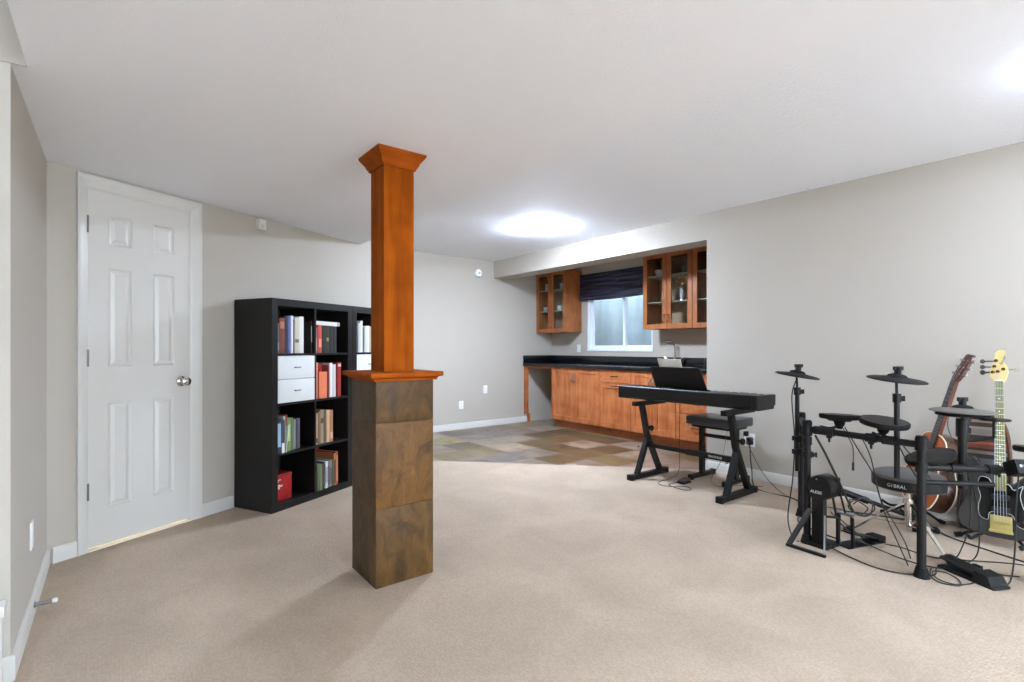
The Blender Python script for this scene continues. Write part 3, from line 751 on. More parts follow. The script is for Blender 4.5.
def in_bc(k, x, y, z):
    p = bcs[k].matrix_basis @ Vector((x, y, z)); return (p.x, p.y, p.z)
MC = {}
def cmat(rgb, rough=.5):
    return mat('cover_%d_%d_%d' % rgb, rgb, rough)
def book(k, x, z, w, h, d, rgb, label, lean=0., group=None, setback=.03, name='book', band=None, cat='book'):
    """upright book: cover mesh (two boards and a rounded spine) with the page block and an optional title band as parts; local x across the spine"""
    t = .0025 if w > .012 else .0012
    mb = MB().box(0, t, 0, d, 0, h).box(w-t, w, 0, d, 0, h)
    n = 6; vs = []
    for i in range(n+1):
        a = PI*i/n; vs.append((w/2-w/2*math.cos(a), -.003*math.sin(a)))
    poly = vs + [(w, .003), (0, .003)]
    mb.prism(poly, lambda u, v, q: Vector((u, v, q)), h)
    o = place(name, mb, cmat(rgb)); tag(o, label, cat, group)
    loc = in_bc(k, x, setback, z); o.location = loc; o.rotation_euler = Euler((0, R(lean), R(27.5)), 'XYZ')
    if lean:
        o.rotation_euler = (Matrix.Rotation(R(27.5), 4, 'Z') @ Matrix.Rotation(R(lean), 4, 'Y')).to_euler()
    o.matrix_basis = Matrix.LocRotScale(o.location, o.rotation_euler, None)
    place('page_block', MB().box(t, w-t, .003, d-.003, .003, h-.003), PAPER, o)
    if band:
        za, zb, brgb = band
        place('title_band', MB().box(w*.12, w*.88, -.0038, -.0015, h*za, h*zb), cmat(brgb), o)
    return o
G = 'books standing in the cube bookcases'
row = lambda r: cz(r)
def shelf_of(k, r, c, items, place_words, gap=.0015, x_off=.002):
    x = cx(c)+x_off
    for w, h, rgb, words, *ex in items:
        e = dict(ex[0]) if ex else {}
        x += e.pop('skip', 0)
        ln = e.get('lean', 0)
        book(k, x, row(r), w, h, e.pop('d', min(.24, h*.8)), rgb, words + ' ' + place_words, group=G, **e)
        x += w*math.cos(R(ln)) + abs(h*math.sin(R(ln))) + gap if ln > 0 else w+gap
TL = 'in the top left cubby'
shelf_of(0, 3, 0, [
    (.036, .215, (92, 92, 92), 'short grey book at the left end', {'band': (.1, .35, (140, 140, 140))}),
    (.044, .252, (120, 56, 34), 'red-brown hardback with blank spine', {'band': (.7, .9, (176, 110, 80))}),
    (.030, .268, (36, 40, 54), 'dark navy book between the red-brown and blue ones'),
    (.022, .270, (88, 104, 158), 'slim blue book'),
    (.020, .272, (222, 224, 230), 'thin white book right of the blue one'),
    (.010, .245, (60, 40, 34), 'very thin dark brown booklet'),
    (.040, .258, (196, 192, 174), 'cream book second from the right', {'band': (.3, .4, (110, 100, 80))}),
    (.042, .270, (226, 226, 218), 'thick off-white book at the right end'),
], TL)
book(0, cx(0)+CELLW-.012, row(3), .009, .24, .2, (40, 40, 42), 'thin black case with white flecks leaning on the divider in the top left cubby', group=G, band=(.35, .85, (190, 190, 188)))
TR = 'in the top right cubby'
shelf_of(0, 3, 1, [
    (.030, .190, (132, 130, 128), 'short grey and white book at the left end', {'band': (.1, .6, (190, 188, 186))}),
    (.010, .200, (170, 60, 50), 'thin dark red booklet'),
    (.036, .215, (206, 74, 58), 'bright red paperback', {'band': (.2, .5, (236, 140, 120))}),
    (.040, .214, (34, 34, 30), 'black hardback right of the red paperback'),
    (.034, .214, (52, 46, 36), 'dark brown hardback with faint gold crest', {'band': (.42, .56, (150, 130, 80))}),
    (.038, .212, (30, 32, 30), 'black hardback left of the last one'),
    (.040, .210, (40, 40, 38), 'black hardback at the right end'),
], TR)
# white book lying across the others
o = place('book', MB().box(0, .27, 0, .20, 0, .003).box(0, .27, 0, .20, .027, .030).box(0, .27, -.001, .003, .003, .027), cmat((224, 222, 218)))
tag(o, 'white book lying flat on top of the row in the top right cubby', 'book', G)
p = in_bc(0, cx(1)+.004, .03, row(3)+.2165); o.location = p; o.rotation_euler = (Matrix.Rotation(R(27.5), 4, 'Z') @ Matrix.Rotation(R(.8), 4, 'Y')).to_euler()
o.matrix_basis = Matrix.LocRotScale(o.location, o.rotation_euler, None)
place('page_block', MB().box(.003, .267, .003, .197, .003, .027), PAPER, o)
place('title_band', MB().box(.24, .27, -.0018, 0, .002, .028), cmat((186, 150, 156)), o)
MR = 'in the right cubby of the second row'
shelf_of(0, 2, 1, [
    (.040, .278, (226, 140, 122), 'tall salmon pink book at the left end'),
    (.100, .262, (176, 52, 48), 'wide crimson binder', {'setback': .09, 'band': (.05, .7, (196, 92, 84))}),
    (.018, .255, (140, 62, 66), 'dark pink slim book'),
    (.030, .270, (228, 226, 224), 'white book left of the gap'),
    (.034, .258, (205, 200, 198), 'pale grey book beside the white one'),
    (.040, .272, (150, 34, 30), 'deep red hardback at the right end', {'skip': .018, 'band': (.88, .96, (220, 200, 180))}),
], MR)
book(0, cx(1)+.046, row(2), .082, .205, .07, (222, 124, 84), 'short orange softcover before the crimson binder', group=G, setback=.022)
M3 = 'in the left cubby of the third row'
shelf_of(0, 1, 0, [
    (.034, .235, (48, 52, 70), 'dark blue magazine, leftmost', {'band': (.2, .9, (150, 176, 200)), 'setback': .01}),
    (.030, .232, (60, 66, 76), 'slate blue magazine second from the left', {'band': (.0, .3, (222, 226, 226)), 'setback': .01}),
    (.022, .255, (150, 152, 152), 'grey binder right of the magazines'),
    (.014, .262, (140, 60, 50), 'thin red booklet'),
    (.028, .238, (128, 140, 84), 'olive green book with pale stripe', {'band': (.3, .8, (176, 190, 140))}),
    (.020, .236, (96, 128, 60), 'grass green slim book'),
    (.018, .225, (84, 82, 110), 'purple-grey slim book', {'setback': .05}),
    (.022, .218, (132, 134, 150), 'lavender grey book', {'setback': .05}),
    (.016, .222, (60, 56, 60), 'charcoal slim book', {'setback': .05}),
    (.020, .220, (96, 90, 110), 'mauve book at the right end', {'setback': .05}),
], M3)
book(0, cx(0)+.070, row(1), .008, .19, .16, (206, 216, 200), 'white and green leaflet leaning in front of the third row books', lean=7, group=G, setback=-.0+.004, name='leaflet', cat='leaflet')
M3R = 'in the right cubby of the third row'
shelf_of(0, 1, 1, [
    (.030, .238, (176, 150, 120), 'tan book at the left end', {'band': (.05, .2, (90, 60, 50))}),
    (.022, .250, (120, 96, 70), 'brown slim book second from the left'),
    (.036, .262, (150, 128, 104), 'light brown book in the middle left', {'band': (.6, .75, (90, 70, 50))}),
    (.026, .258, (98, 88, 70), 'dark olive book in the middle'),
    (.034, .252, (202, 166, 132), 'pale peach book in the middle right'),
    (.034, .248, (170, 116, 84), 'terracotta book at the right end', {'band': (.1, .3, (210, 170, 140))}),
], M3R, x_off=.010)
BR = 'in the bottom right cubby'
shelf_of(0, 0, 1, [
    (.012, .265, (140, 144, 128), 'thin grey-green folder leaning at the left end', {'lean': -0.0}),
    (.024, .205, (84, 100, 70), 'dark green magazine on the left', {'setback': .01}),
    (.022, .200, (112, 124, 92), 'sage green magazine', {'setback': .01}),
    (.018, .198, (70, 78, 58), 'deep olive magazine', {'setback': .01}),
    (.016, .205, (36, 36, 38), 'black slim case left of the white one', {'setback': .02}),
    (.024, .208, (206, 206, 208), 'white case in the middle', {'setback': .01, 'band': (.2, .8, (150, 150, 154))}),
    (.024, .205, (110, 104, 100), 'grey-brown disc case', {'setback': .02, 'band': (.1, .8, (80, 70, 66))}),
    (.024, .208, (130, 122, 120), 'mid grey disc case', {'setback': .02, 'band': (.1, .7, (90, 92, 96))}),
    (.020, .210, (66, 84, 62), 'bottle green disc case', {'setback': .02}),
    (.018, .250, (176, 110, 66), 'orange-brown patterned book', {'setback': .02, 'band': (.05, .8, (96, 60, 40))}),
    (.024, .262, (150, 62, 40), 'rust red patterned book at the right end', {'setback': .02, 'band': (.1, .9, (190, 120, 80))}),
], BR)
book(0, cx(1)+.03, row(0), .225, .285, .04, (112, 26, 20), 'large dark red album standing face out behind the bottom right magazines', group=G, setback=.235, name='album', cat='album')
# red box bottom left, turned slightly
o = thing('red_box', 'red cardboard box with white lettering in the bottom left cubby', 'box', in_bc(0, cx(0)+.004, .06, row(0)), (0, 0, R(27.5+2)))
REDB = mat('red_card', (156, 20, 22), .45)
place('carton', MB().box(0, .175, 0, .18, 0, .165, .002), REDB, o)
place('lid', MB().box(-.002, .177, -.002, .182, .166, .188, .002), mat('dark_red_card', (128, 18, 22), .45), o)
mb = MB()
for a, b, c, d in ((.012, .055, .135, .142), (.03, .075, .146, .153), (.06, .09, .10, .112), (.05, .066, .085, .118)): mb.box(a, b, -.0015, 0, c, d)
place('white_lettering', mb, mat('pale_print', (222, 190, 180), .5), o)
# white drawer inserts
def insert(k, r, c, label):
    o = thing('drawer_insert', label, 'drawer unit', in_bc(k, cx(c)+.001, .004, row(r)), (0, 0, R(27.5)), 'white drawer inserts in the cube bookcases')
    w, h = CELLW-.002, CELLH-.002
    place('shell', MB().box(0, .012, .012, .35, 0, h).box(w-.012, w, .012, .35, 0, h).box(.012, w-.012, .012, .35, 0, .010).box(.012, w-.012, .012, .35, h-.010, h), WHITEL, o)
    for q in range(2):
        d = place('drawer', MB().box(.002, w-.002, -.004, .012, q*h/2+.002, (q+1)*h/2-.002, .0015), WHITEL, o)
        place('handle', MB().tube([(w/2-.022, -.004, q*h/2+h/4), (w/2-.018, -.022, q*h/2+h/4), (w/2+.018, -.022, q*h/2+h/4), (w/2+.022, -.004, q*h/2+h/4)], .0045, 8, 4), STEEL, d)
insert(0, 2, 0, 'white two-drawer insert in the bookcase beside the door, second row left')
insert(1, 2, 0, 'white two-drawer insert in the bookcase partly hidden by the wooden post')
shelf_of(1, 3, 0, [
    (.028, .25, (196, 196, 196), 'light grey book at the left end'),
    (.026, .27, (226, 226, 224), 'tall white book second from the left', {}),
    (.022, .215, (90, 92, 94), 'short dark grey book'),
    (.030, .228, (205, 206, 196), 'off-white book'),
    (.032, .230, (222, 220, 212), 'ivory book'),
    (.030, .225, (170, 160, 140), 'beige book'),
], 'of the bookcase half hidden by the post', x_off=.05)
# ================================================================ DIGITAL PIANO
X0, X1, Y0, Y1 = 3.74, 4.02, 1.864, 3.184
pn = thing('digital_piano', 'black digital piano on the folding stand, keys facing the right wall', 'digital piano', (3.88, 2.524, .675))
prof = [(3.755, .675), (3.99, .675), (4.0, .690), (4.0, .700), (4.02, .702), (4.022, .730), (4.02, .742), (3.90, .748), (3.885, .765), (3.87, .790), (3.745, .790), (3.74, .784), (3.74, .69)]
body = MB()
for a, b in ((Y0, Y0+.045), (Y1-.045, Y1)):      # end cheeks rise above the keys
    pr = [(3.74, .684), (3.75, .675), (3.99, .675), (4.0, .70), (4.02, .705), (4.022, .778), (4.015, .785), (3.745, .790), (3.74, .784)]
    body.prism(pr, (lambda A_: lambda u, v, t: Vector((u, A_+t, v)))(a), b-a, .0015)
body.prism(prof, lambda u, v, t: Vector((u, Y0+.045+t, v)), Y1-Y0-.09)
place('case', body, BLACK, pn, world=True)
place('control_strip', MB().box(3.79, 3.862, Y0+.25, Y1-.25, .790, .7925), mat('panel_gloss', (14, 14, 15), .15), pn, world=True)
for k in range(5): place('button', MB().cyl((3.825, Y1-.36-.035*k, .7925), (3.825, Y1-.36-.035*k, .796), .008, n=14), mat('button_grey', (150, 150, 150), .4), pn, world=True)
ky0, ky1 = Y0+.05, Y1-.05; kw = (ky1-ky0)/52
WK = mat('ivory_key', (236, 236, 232), .25); BK = mat('ebony_key', (16, 16, 16), .3)
wme = MB().box(-.070, .070, -kw/2+.0006, kw/2-.0006, -.018, .0, .0012).mesh('white_key'); wme.materials.append(WK)
bme = MB().add([(-.070, -.0055, 0), (.026, -.0055, 0), (.030, -.0055, -.0), (-.070, .0055, 0), (.030, .0055, 0),
                (-.070, -.0045, .012), (.020, -.0045, .012), (-.070, .0045, .012), (.020, .0045, .012)],
               [(0, 3, 4, 1), (5, 6, 8, 7), (0, 1, 6, 5), (3, 7, 8, 4), (1, 4, 8, 6), (0, 5, 7, 3)]).mesh('black_key'); bme.materials.append(BK)
def child(name, me, x, y, z):
    o = bpy.data.objects.new(name, me); COL.objects.link(o); o.parent = pn; o.location = Vector((x, y, z))-Vector(pn.location)
for i in range(52): child('white_key', wme, 3.945, ky0+(i+.5)*kw, .774)
# seen by the player (who looks along -X) the bass is on the +Y side... pattern of black keys after A0
for i in range(51):
    if i % 7 in (0, 2, 3, 5, 6): child('black_key', bme, 3.945, ky0+(i+1)*kw, .775)
# the music rest leans back towards the room
def rest(y0, y1, xb, xt, zb, zt, th=.006):
    d = Vector((xt-xb, 0, zt-zb)).normalized(); nr = Vector((d.z, 0, -d.x))
    b0, t0 = Vector((xb, 0, zb)), Vector((xt, 0, zt)); Yv = Vector((0, 1, 0))
    mb = MB(); P = []
    for base_ in (Vector(), nr*th):
        P += [b0+base_+Yv*y0[0], b0+base_+Yv*y1[0], t0+base_+Yv*y1[1], t0+base_+Yv*y0[1]]
    return mb.add(P, [(0, 1, 2, 3), (7, 6, 5, 4), (0, 4, 5, 1), (1, 5, 6, 2), (2, 6, 7, 3), (3, 7, 4, 0)])
place('music_rest', rest((2.32, 2.35), (2.825, 2.835), 3.825, 3.755, .790, .975).box(3.822, 3.862, 2.32, 2.825, .790, .797), BLACKM, pn, world=True)
sm = rest((2.525, 2.535), (2.735, 2.765), 3.842, 3.766, .798, 1.046, .004)
solo('sheet_music', sm, mat('sheet_paper', (214, 212, 204), .7), 'white sheet music booklet peeking above the black rest of the piano', 'sheet music')

# ---- folding stand
sd = thing('keyboard_stand', 'black folding steel stand carrying the digital piano', 'keyboard stand', (3.76, 2.44, 0))
for Y, s in ((2.855, 1), (2.03, -1)):
    place('foot', MB().bar((3.51, Y, .022), (4.01, Y, .022), .045, .04).box(3.495, 3.535, Y-.027, Y+.027, 0, .047, .004).box(3.985, 4.025, Y-.027, Y+.027, 0, .047, .004), BLACKP, sd, world=True)
    place('long_leg', MB().bar((3.92, Y, .04), (3.735, Y, .38), .045, .035).bar((3.735, Y, .38), (3.665, Y, .655), .045, .035), BLACKP, sd, world=True)
    place('short_leg', MB().bar((3.60, Y, .04), (3.75, Y, .36), .042, .035), BLACKP, sd, world=True)
    place('support_arm', MB().bar((3.56, Y, .656), (3.99, Y, .656), .045, .038), BLACKP, sd, world=True)
    kb = place('knob', MB().cyl((3.715, Y-.03, .44), (3.715, Y-.055, .44), .012).cyl((3.715, Y-.055, .44), (3.715, Y-.075, .44), .024, n=12), BLACKM, sd, world=True)
    place('bolt', MB().cyl((3.66, Y+.03, .27), (3.645, Y+.03, .27), .009, n=12), CHROME, sd, world=True)
cb = place('cross_bar', MB().bar((3.735, 2.04, .285), (3.735, 2.45, .285), .030, .045).bar((3.735, 2.44, .285), (3.735, 2.85, .285), .024, .035), BLACKP, sd, world=True)
tx = text('logo', 'ON-STAGE', .024, mat('white_print', (200, 200, 200), .5), cb, (3.718-3.76, 2.19-2.44, .285), (PI/2, 0, -PI/2))

# ---- bench
be = thing('piano_bench', 'low black padded bench behind the digital piano', 'bench', (4.12, 2.39, 0))
place('seat', MB().box(3.955, 4.285, 2.17, 2.61, .478, .552, .018), mat('black_vinyl', (40, 41, 44), .32), be, world=True)
place('seat_frame', MB().box(3.99, 4.25, 2.21, 2.57, .455, .48), BLACKP, be, world=True)
for Y in (2.55, 2.235):
    place('leg', MB().bar((4.12, Y, .04), (4.12, Y, .46), .035, .045), BLACKP, be, world=True)
    place('foot', MB().bar((3.94, Y, .024), (4.30, Y, .024), .035, .03).box(3.93, 3.965, Y-.022, Y+.022, 0, .045, .005).box(4.275, 4.31, Y-.022, Y+.022, 0, .045, .005), BLACKP, be, world=True)
    place('gusset', MB().add([(4.105, Y, .40), (4.135, Y, .40), (4.135, Y-.05*(1 if Y > 2.4 else -1), .458), (4.105, Y-.05*(1 if Y > 2.4 else -1), .458), (4.105, Y, .458), (4.135, Y, .458)], [(0, 1, 2, 3), (0, 4, 5, 1), (4, 3, 2, 5), (0, 3, 4), (1, 5, 2)]), BLACKP, be, world=True)
place('cross_bar', MB().bar((4.12, 2.25, .375), (4.12, 2.535, .375), .02, .03), BLACKP, be, world=True)
place('knob', MB().cyl((4.10, 2.53, .24), (4.07, 2.50, .24), .018, n=12), BLACKM, be, world=True)
# ---- sustain pedal
o = thing('sustain_pedal', 'small round black pedal on the carpet between the piano stand legs', 'pedal', (3.80, 2.52, 0))
place('base', MB().box(-.055, .055, -.035, .035, 0, .018, .006), BLACKM, o)
place('treadle', MB().add([(-.05, -.03, .018), (.05, -.03, .026), (.05, .03, .026), (-.05, .03, .018), (-.05, -.03, .026), (.05, -.03, .038), (.05, .03, .038), (-.05, .03, .026)], [(0, 1, 2, 3), (7, 6, 5, 4), (0, 4, 5, 1), (1, 5, 6, 2), (2, 6, 7, 3), (3, 7, 4, 0)]), mat('pedal_grey', (54, 54, 54), .4), o)
# ================================================================ ELECTRONIC DRUM KIT
K = thing('electronic_drum_kit', 'black electronic drum kit on a tube rack with cymbal and tom pads', 'drum kit', (3.2, 1.04, 0))
def kp(name, mb, m, parent=K): 
    if parent is K: return place(name, mb, m, K, world=True)
    # sub-part: same origin as the kit because parts carry no offset of their own
    me = mb.mesh(name); me.transform(K.matrix_basis.inverted()); me.materials.append(m)
    o = bpy.data.objects.new(name, me); COL.objects.link(o); o.parent = parent; return o
Lp, Rp = (3.212, 1.308), (3.185, .762)
Lo, Ro = (3.69, 1.54), (3.53, .395)
ZB, ZW = .66, .55
def post_at(p, h, r=.0195):
    o = kp('rack_post', MB().cyl((*p, .03), (*p, h), r), BLACKP)
    kp('foot_cap', MB().lathe((*p, 0), (0, 0, 1), [(0, 0), (r+.016, 0), (r+.013, .012), (r+.004, .05), (0, .05)], 20), RUBBER, o)
    kp('top_cap', MB().lathe((*p, h-.055), (0, 0, 1), [(0, 0), (r+.006, 0), (r+.007, .05), (r+.002, .06), (0, .06)], 20), RUBBER, o)
    return o
for p, h in ((Lp, .715), (Rp, .70), (Lo, .70), (Ro, .62)): post_at(p, h)
def xbar(a, b, za, zb, r=.0175):
    return kp('cross_bar', MB().cyl((*a, za), (*b, zb), r), BLACKP)
xbar(Lp, Rp, ZB+.01, ZB)
xbar(Lp, Lo, ZB, ZB); xbar(Rp, Ro, ZW, ZW); xbar(Rp, (3.40, .53), .475, .475, .012)
def lerp(a, b, t): return (a[0]+(b[0]-a[0])*t, a[1]+(b[1]-a[1])*t)
def clamp(c, axis, s=.032, L=.05, knob=(1, 0, 0)):
    c = Vector(c); ax = Vector(axis).normalized(); k = Vector(knob).normalized()
    o = kp('clamp', MB().cyl(c-ax*L/2, c+ax*L/2, s*.82).bar(c, c+k*(s+.006), .022, .026), BLACKM)
    kp('wing_nut', MB().cyl(c+k*s, c+k*(s+.018), .006).bar(c+k*(s+.016)+Vector((0, 0, .014)), c+k*(s+.016)-Vector((0, 0, .014)), .010, .006), BLACKM, o)
    return o
bd = Vector((Rp[0]-Lp[0], Rp[1]-Lp[1], 0)).normalized()
wl = Vector((Lo[0]-Lp[0], Lo[1]-Lp[1], 0)).normalized(); wr = Vector((Ro[0]-Rp[0], Ro[1]-Rp[1], 0)).normalized()
clamp((*Lp, ZB), (0, 0, 1), .034, .055, (.6, -.8, 0)); clamp((*Rp, ZB), (0, 0, 1), .034, .055, (.3, .9, 0))
clamp((*Rp, ZW), (0, 0, 1), .032, .05, (.6, -.8, 0)); clamp((*Lp, .60), (0, 0, 1), .031, .045, (.8, .5, 0)); clamp((*Lp, .52), (0, 0, 1), .030, .04, (.5, -.9, 0))
for t in (.12, .22, .60, .74): clamp((*lerp(Lp, Rp, t), ZB+.01*(1-t)), bd, .029, .05, (0, 0, -1) if t in (.22, .60) else (1, 0, -.3))
for t in (.30, .62): clamp((*lerp(Rp, Ro, t), ZW), wr, .029, .05, (.6, -.4, -.5))

def rot_to(n):
    return Vector((0, 0, 1)).rotation_difference(Vector(n).normalized()).to_matrix().to_4x4()
def pad(c, n, r, arm_from, name='tom_pad', head=GREYR):
    n = Vector(n).normalized(); c = Vector(c)
    o = kp(name, MB().lathe(c, n, [(0, -.028), (r*.55, -.028), (r*.62, -.020), (r*.97, -.016), (r, -.010), (r, .002), (r*.975, .006), (0, .006)], 40), BLACKM)
    kp('rubber_head', MB().lathe(c, n, [(r*.94, .005), (r*.93, .010), (r*.5, .012), (0, .012)], 40), head, o)
    kp('rim', MB().lathe(c, n, [(r*.99, -.012), (r*1.015, -.006), (r*1.015, .006), (r*.985, .011), (r*.95, .010)], 40), RUBBER, o)
    kp('jack_box', MB().lathe(c, n, [(0, -.062), (.018, -.062), (.026, -.05), (.03, -.028), (0, -.028)], 16), BLACKM, o)
    a = Vector(arm_from); e = c-n*.055
    kp('l_rod', MB().tube([e, (e+a)/2+Vector((0, 0, -.012)), a], .0075, 8, 5).lathe(e, n, [(0, -.02), (.014, -.018), (.018, 0), (.012, .018), (0, .02)], 14), BLACKM, o)
    return o
# L-rods meet the front bar
def pt(px, Y=None): pass
PX = lambda t: Vector((*lerp(Lp, Rp, t), ZB))
pad((3.325, 1.178, .748), (.06, .02, 1), .102, PX(.12)+Vector((.02, 0, .03)))
pad((3.250, .938, .748), (-.07, -.12, 1), .112, PX(.60)+Vector((.02, 0, .03)))
pad((3.295, .752, .588), (-.22, .26, 1), .108, Vector((*lerp(Rp, Ro, .30), ZW+.02)), 'snare_pad')
pad((3.46, .36, .665), (.08, .02, 1), .11, Vector((*lerp(Rp, Ro, .85), ZW+.02)))
kp('splash_pad', MB().lathe((3.44, .535, .790), (0, 0, 1), [(0, -.004), (.06, -.004), (.066, 0), (.06, .005), (0, .010)], 32).cyl((3.44, .535, .70), (3.44, .535, .79), .006).tube([(3.44, .535, .70), (3.41, .60, .68), (3.365, .64, .68)], .007, 8, 4), BLACKM)
def cymbal(c, n, r, base, grey=None):
    c = Vector(c); n = Vector(n).normalized()
    o = kp('cymbal_pad', MB().lathe(c, n, [(0, -.010), (.03, -.012), (r*.9, -.014), (r, -.011), (r, -.006), (r*.9, -.001), (r*.35, .008), (.03, .014), (0, .014)], 44), grey or BLACKM)
    kp('bell', MB().lathe(c, n, [(.045, .010), (.038, .018), (.02, .024), (0, .025)], 24), RUBBER, o)
    kp('wing_nut', MB().cyl(c+n*.02, c+n*.058, .016).bar(c+n*.048-Vector((.018, -.014, -.004)), c+n*.048+Vector((.018, -.014, .004)), .014, .02), BLACKM, o)
    b = Vector(base); t = c-n*.015
    kp('cymbal_stand_pole', MB().cyl(b, (b.x, b.y, t.z-.075), .0125).cyl((b.x, b.y, t.z-.075), t, .0065).cyl((b.x, b.y, t.z-.11), (b.x, b.y, t.z-.065), .019), BLACKP)
    clamp((b.x, b.y, t.z-.09), (0, 0, 1), .018, .03, (.7, -.7, 0))
    return o
cymbal((3.262, 1.384, .985), (.79*.21-.10, -.61*.21-.02, 1), .120, (3.262, 1.384, .40))
cymbal((3.200, .868, .988), (.79*.15-.13, -.61*.15-.03, 1), .130, (3.200, .868, .47))
cymbal((3.365, .640, .835), (.01, -.01, 1), .132, (3.365, .640, .46), mat('worn_grey_rubber', (96, 90, 82), .7))
kp('hi_hat_lower', MB().lathe((3.365, .640, .805), (0, 0, 1), [(0, 0), (.105, 0), (.11, .004), (.105, .010), (0, .012)], 40), BLACKM)
kp('cymbal_stand_post', MB().cyl((3.365, .640, .44), (3.365, .640, .78), .019).cyl((3.365, .640, .70), (3.365, .640, .79), .026), BLACKP)
for z in (.60, .52): clamp((3.262, 1.372, z), (0, 0, 1), .022, .04, (-.7, .6, 0))
# sound module at the right edge
mo = kp('sound_module', MB().box(-.11, .11, -.02, .06, -.035, .035, .008).xf(Matrix.Translation((3.42, .375, .585)) @ Matrix.Rotation(R(-45), 4, 'Z') @ Matrix.Rotation(R(-25), 4, 'X')), BLACKM)
kp('display', MB().box(-.04, .04, -.0215, -.0195, -.015, .02).xf(Matrix.Translation((3.42, .375, .585)) @ Matrix.Rotation(R(-45), 4, 'Z') @ Matrix.Rotation(R(-25), 4, 'X')), mat('module_label', (215, 213, 208), .5), mo)
for k in range(3): kp('dial', MB().cyl((-.06-.018*k, -.028, .0), (-.06-.018*k, -.019, .0), .006, n=12).xf(Matrix.Translation((3.42, .375, .585)) @ Matrix.Rotation(R(-45), 4, 'Z') @ Matrix.Rotation(R(-25), 4, 'X')), mat('dial_grey', (190, 188, 184), .4), mo)

# ---- kick tower
kt = thing('kick_drum_pad', 'black kick drum tower with round pad and white logo on triangular floor frame', 'drum pad', (3.19, 1.24, 0))
kc = Vector((3.165, 1.225, .325))
yaw = R(-98)          # its back looks at the photographer
KM = Matrix.Translation((3.19, 1.24, 0)) @ Matrix.Rotation(yaw, 4, 'Z')
def kl(name, mb, m, parent=kt):
    me = mb.xf(Matrix.Rotation(yaw, 4, 'Z')).mesh(name); me.materials.append(m); o = bpy.data.objects.new(name, me); COL.objects.link(o); o.parent = parent; return o
kl('tower_panel', MB().box(-.033, .033, -.01, .032, .02, .35, .006), BLACKM)
hs = kl('pad_housing', MB().lathe((.012, .095, .345), (0, -1, 0), [(0, 0), (.064, 0), (.070, .01), (.070, .095), (.066, .106), (.06, .109), (0, .110)], 40).box(-.048, .048, -.0145, .05, .28, .35, .010), BLACK)
kl('strike_pad', MB().lathe((.012, .094, .345), (0, 1, 0), [(.062, 0), (.058, .012), (0, .014)], 32), GREYR)
kl('base_frame', MB().box(-.055, .055, -.02, .13, 0, .022, .004).bar((.05, .11, .02), (.05, .11, .17), .014).bar((.05, .11, .165), (.03, .03, .18), .012), BLACKP)
def w2k(p): return Vector(p)-Vector((3.19, 1.24, 0))
def kw_(name, mb, m, parent=kt):
    me = mb.mesh(name); me.transform(Matrix.Translation((-3.19, -1.24, 0))); me.materials.append(m); o = bpy.data.objects.new(name, me); COL.objects.link(o); o.parent = parent; return o
kw_('floor_bar', MB().bar((3.072, 1.362, .009), (3.055, 1.150, .009), .018, .016), BLACKP)
kw_('diagonal_brace', MB().bar((3.074, 1.350, .012), (3.172, 1.275, .215), .032, .014), BLACKP)
kw_('thin_rod', MB().tube([(3.057, 1.158, .014), (3.155, 1.192, .20)], .0045, 8, 1), STEEL)
lg = text('logo', 'ALESIS', .023, mat('logo_white', (220, 220, 218), .5), hs, (0, 0, 0), (0, 0, 0))
lg.matrix_basis = Matrix.Rotation(yaw, 4, 'Z') @ Matrix.Translation((-.002, -.0165, .318)) @ Matrix.Rotation(R(90), 4, 'X')
lg2 = text('small_print', 'A', .014, mat('logo_white', (220, 220, 218), .5), hs, (0, 0, 0), (0, 0, 0))
lg2.matrix_basis = Matrix.Rotation(yaw, 4, 'Z') @ Matrix.Translation((.0, -.0155, .392)) @ Matrix.Rotation(R(90), 4, 'X')

# ---- kick pedal
pe = thing('kick_pedal', 'black kick drum pedal clamped behind the kick tower', 'pedal', (3.36, 1.14, 0), (0, 0, R(-18)))
place('base_plate', MB().box(-.06, .24, -.045, .045, 0, .008, .002), BLACKM, pe)
place('footboard', MB().add([(-.02, -.035, .075), (.22, -.035, .014), (.22, .035, .014), (-.02, .035, .075), (-.02, -.035, .083), (.22, -.035, .022), (.22, .035, .022), (-.02, .035, .083)], [(0, 1, 2, 3), (7, 6, 5, 4), (0, 4, 5, 1), (1, 5, 6, 2), (2, 6, 7, 3), (3, 7, 4, 0)]), BLACKM, pe)
place('heel_block', MB().box(.19, .25, -.04, .04, .008, .035, .004), RUBBER, pe)
for s in (-1, 1): place('upright', MB().bar((-.03, s*.045, .006), (-.03, s*.04, .19), .016, .012), BLACKP, pe)
place('axle', MB().cyl((-.03, -.05, .185), (-.03, .05, .185), .009), STEEL, pe)
place('beater', MB().cyl((-.03, 0, .185), (-.075, 0, .315), .005).cyl((-.095, 0, .315), (-.055, 0, .315), .022), RUBBER, pe)

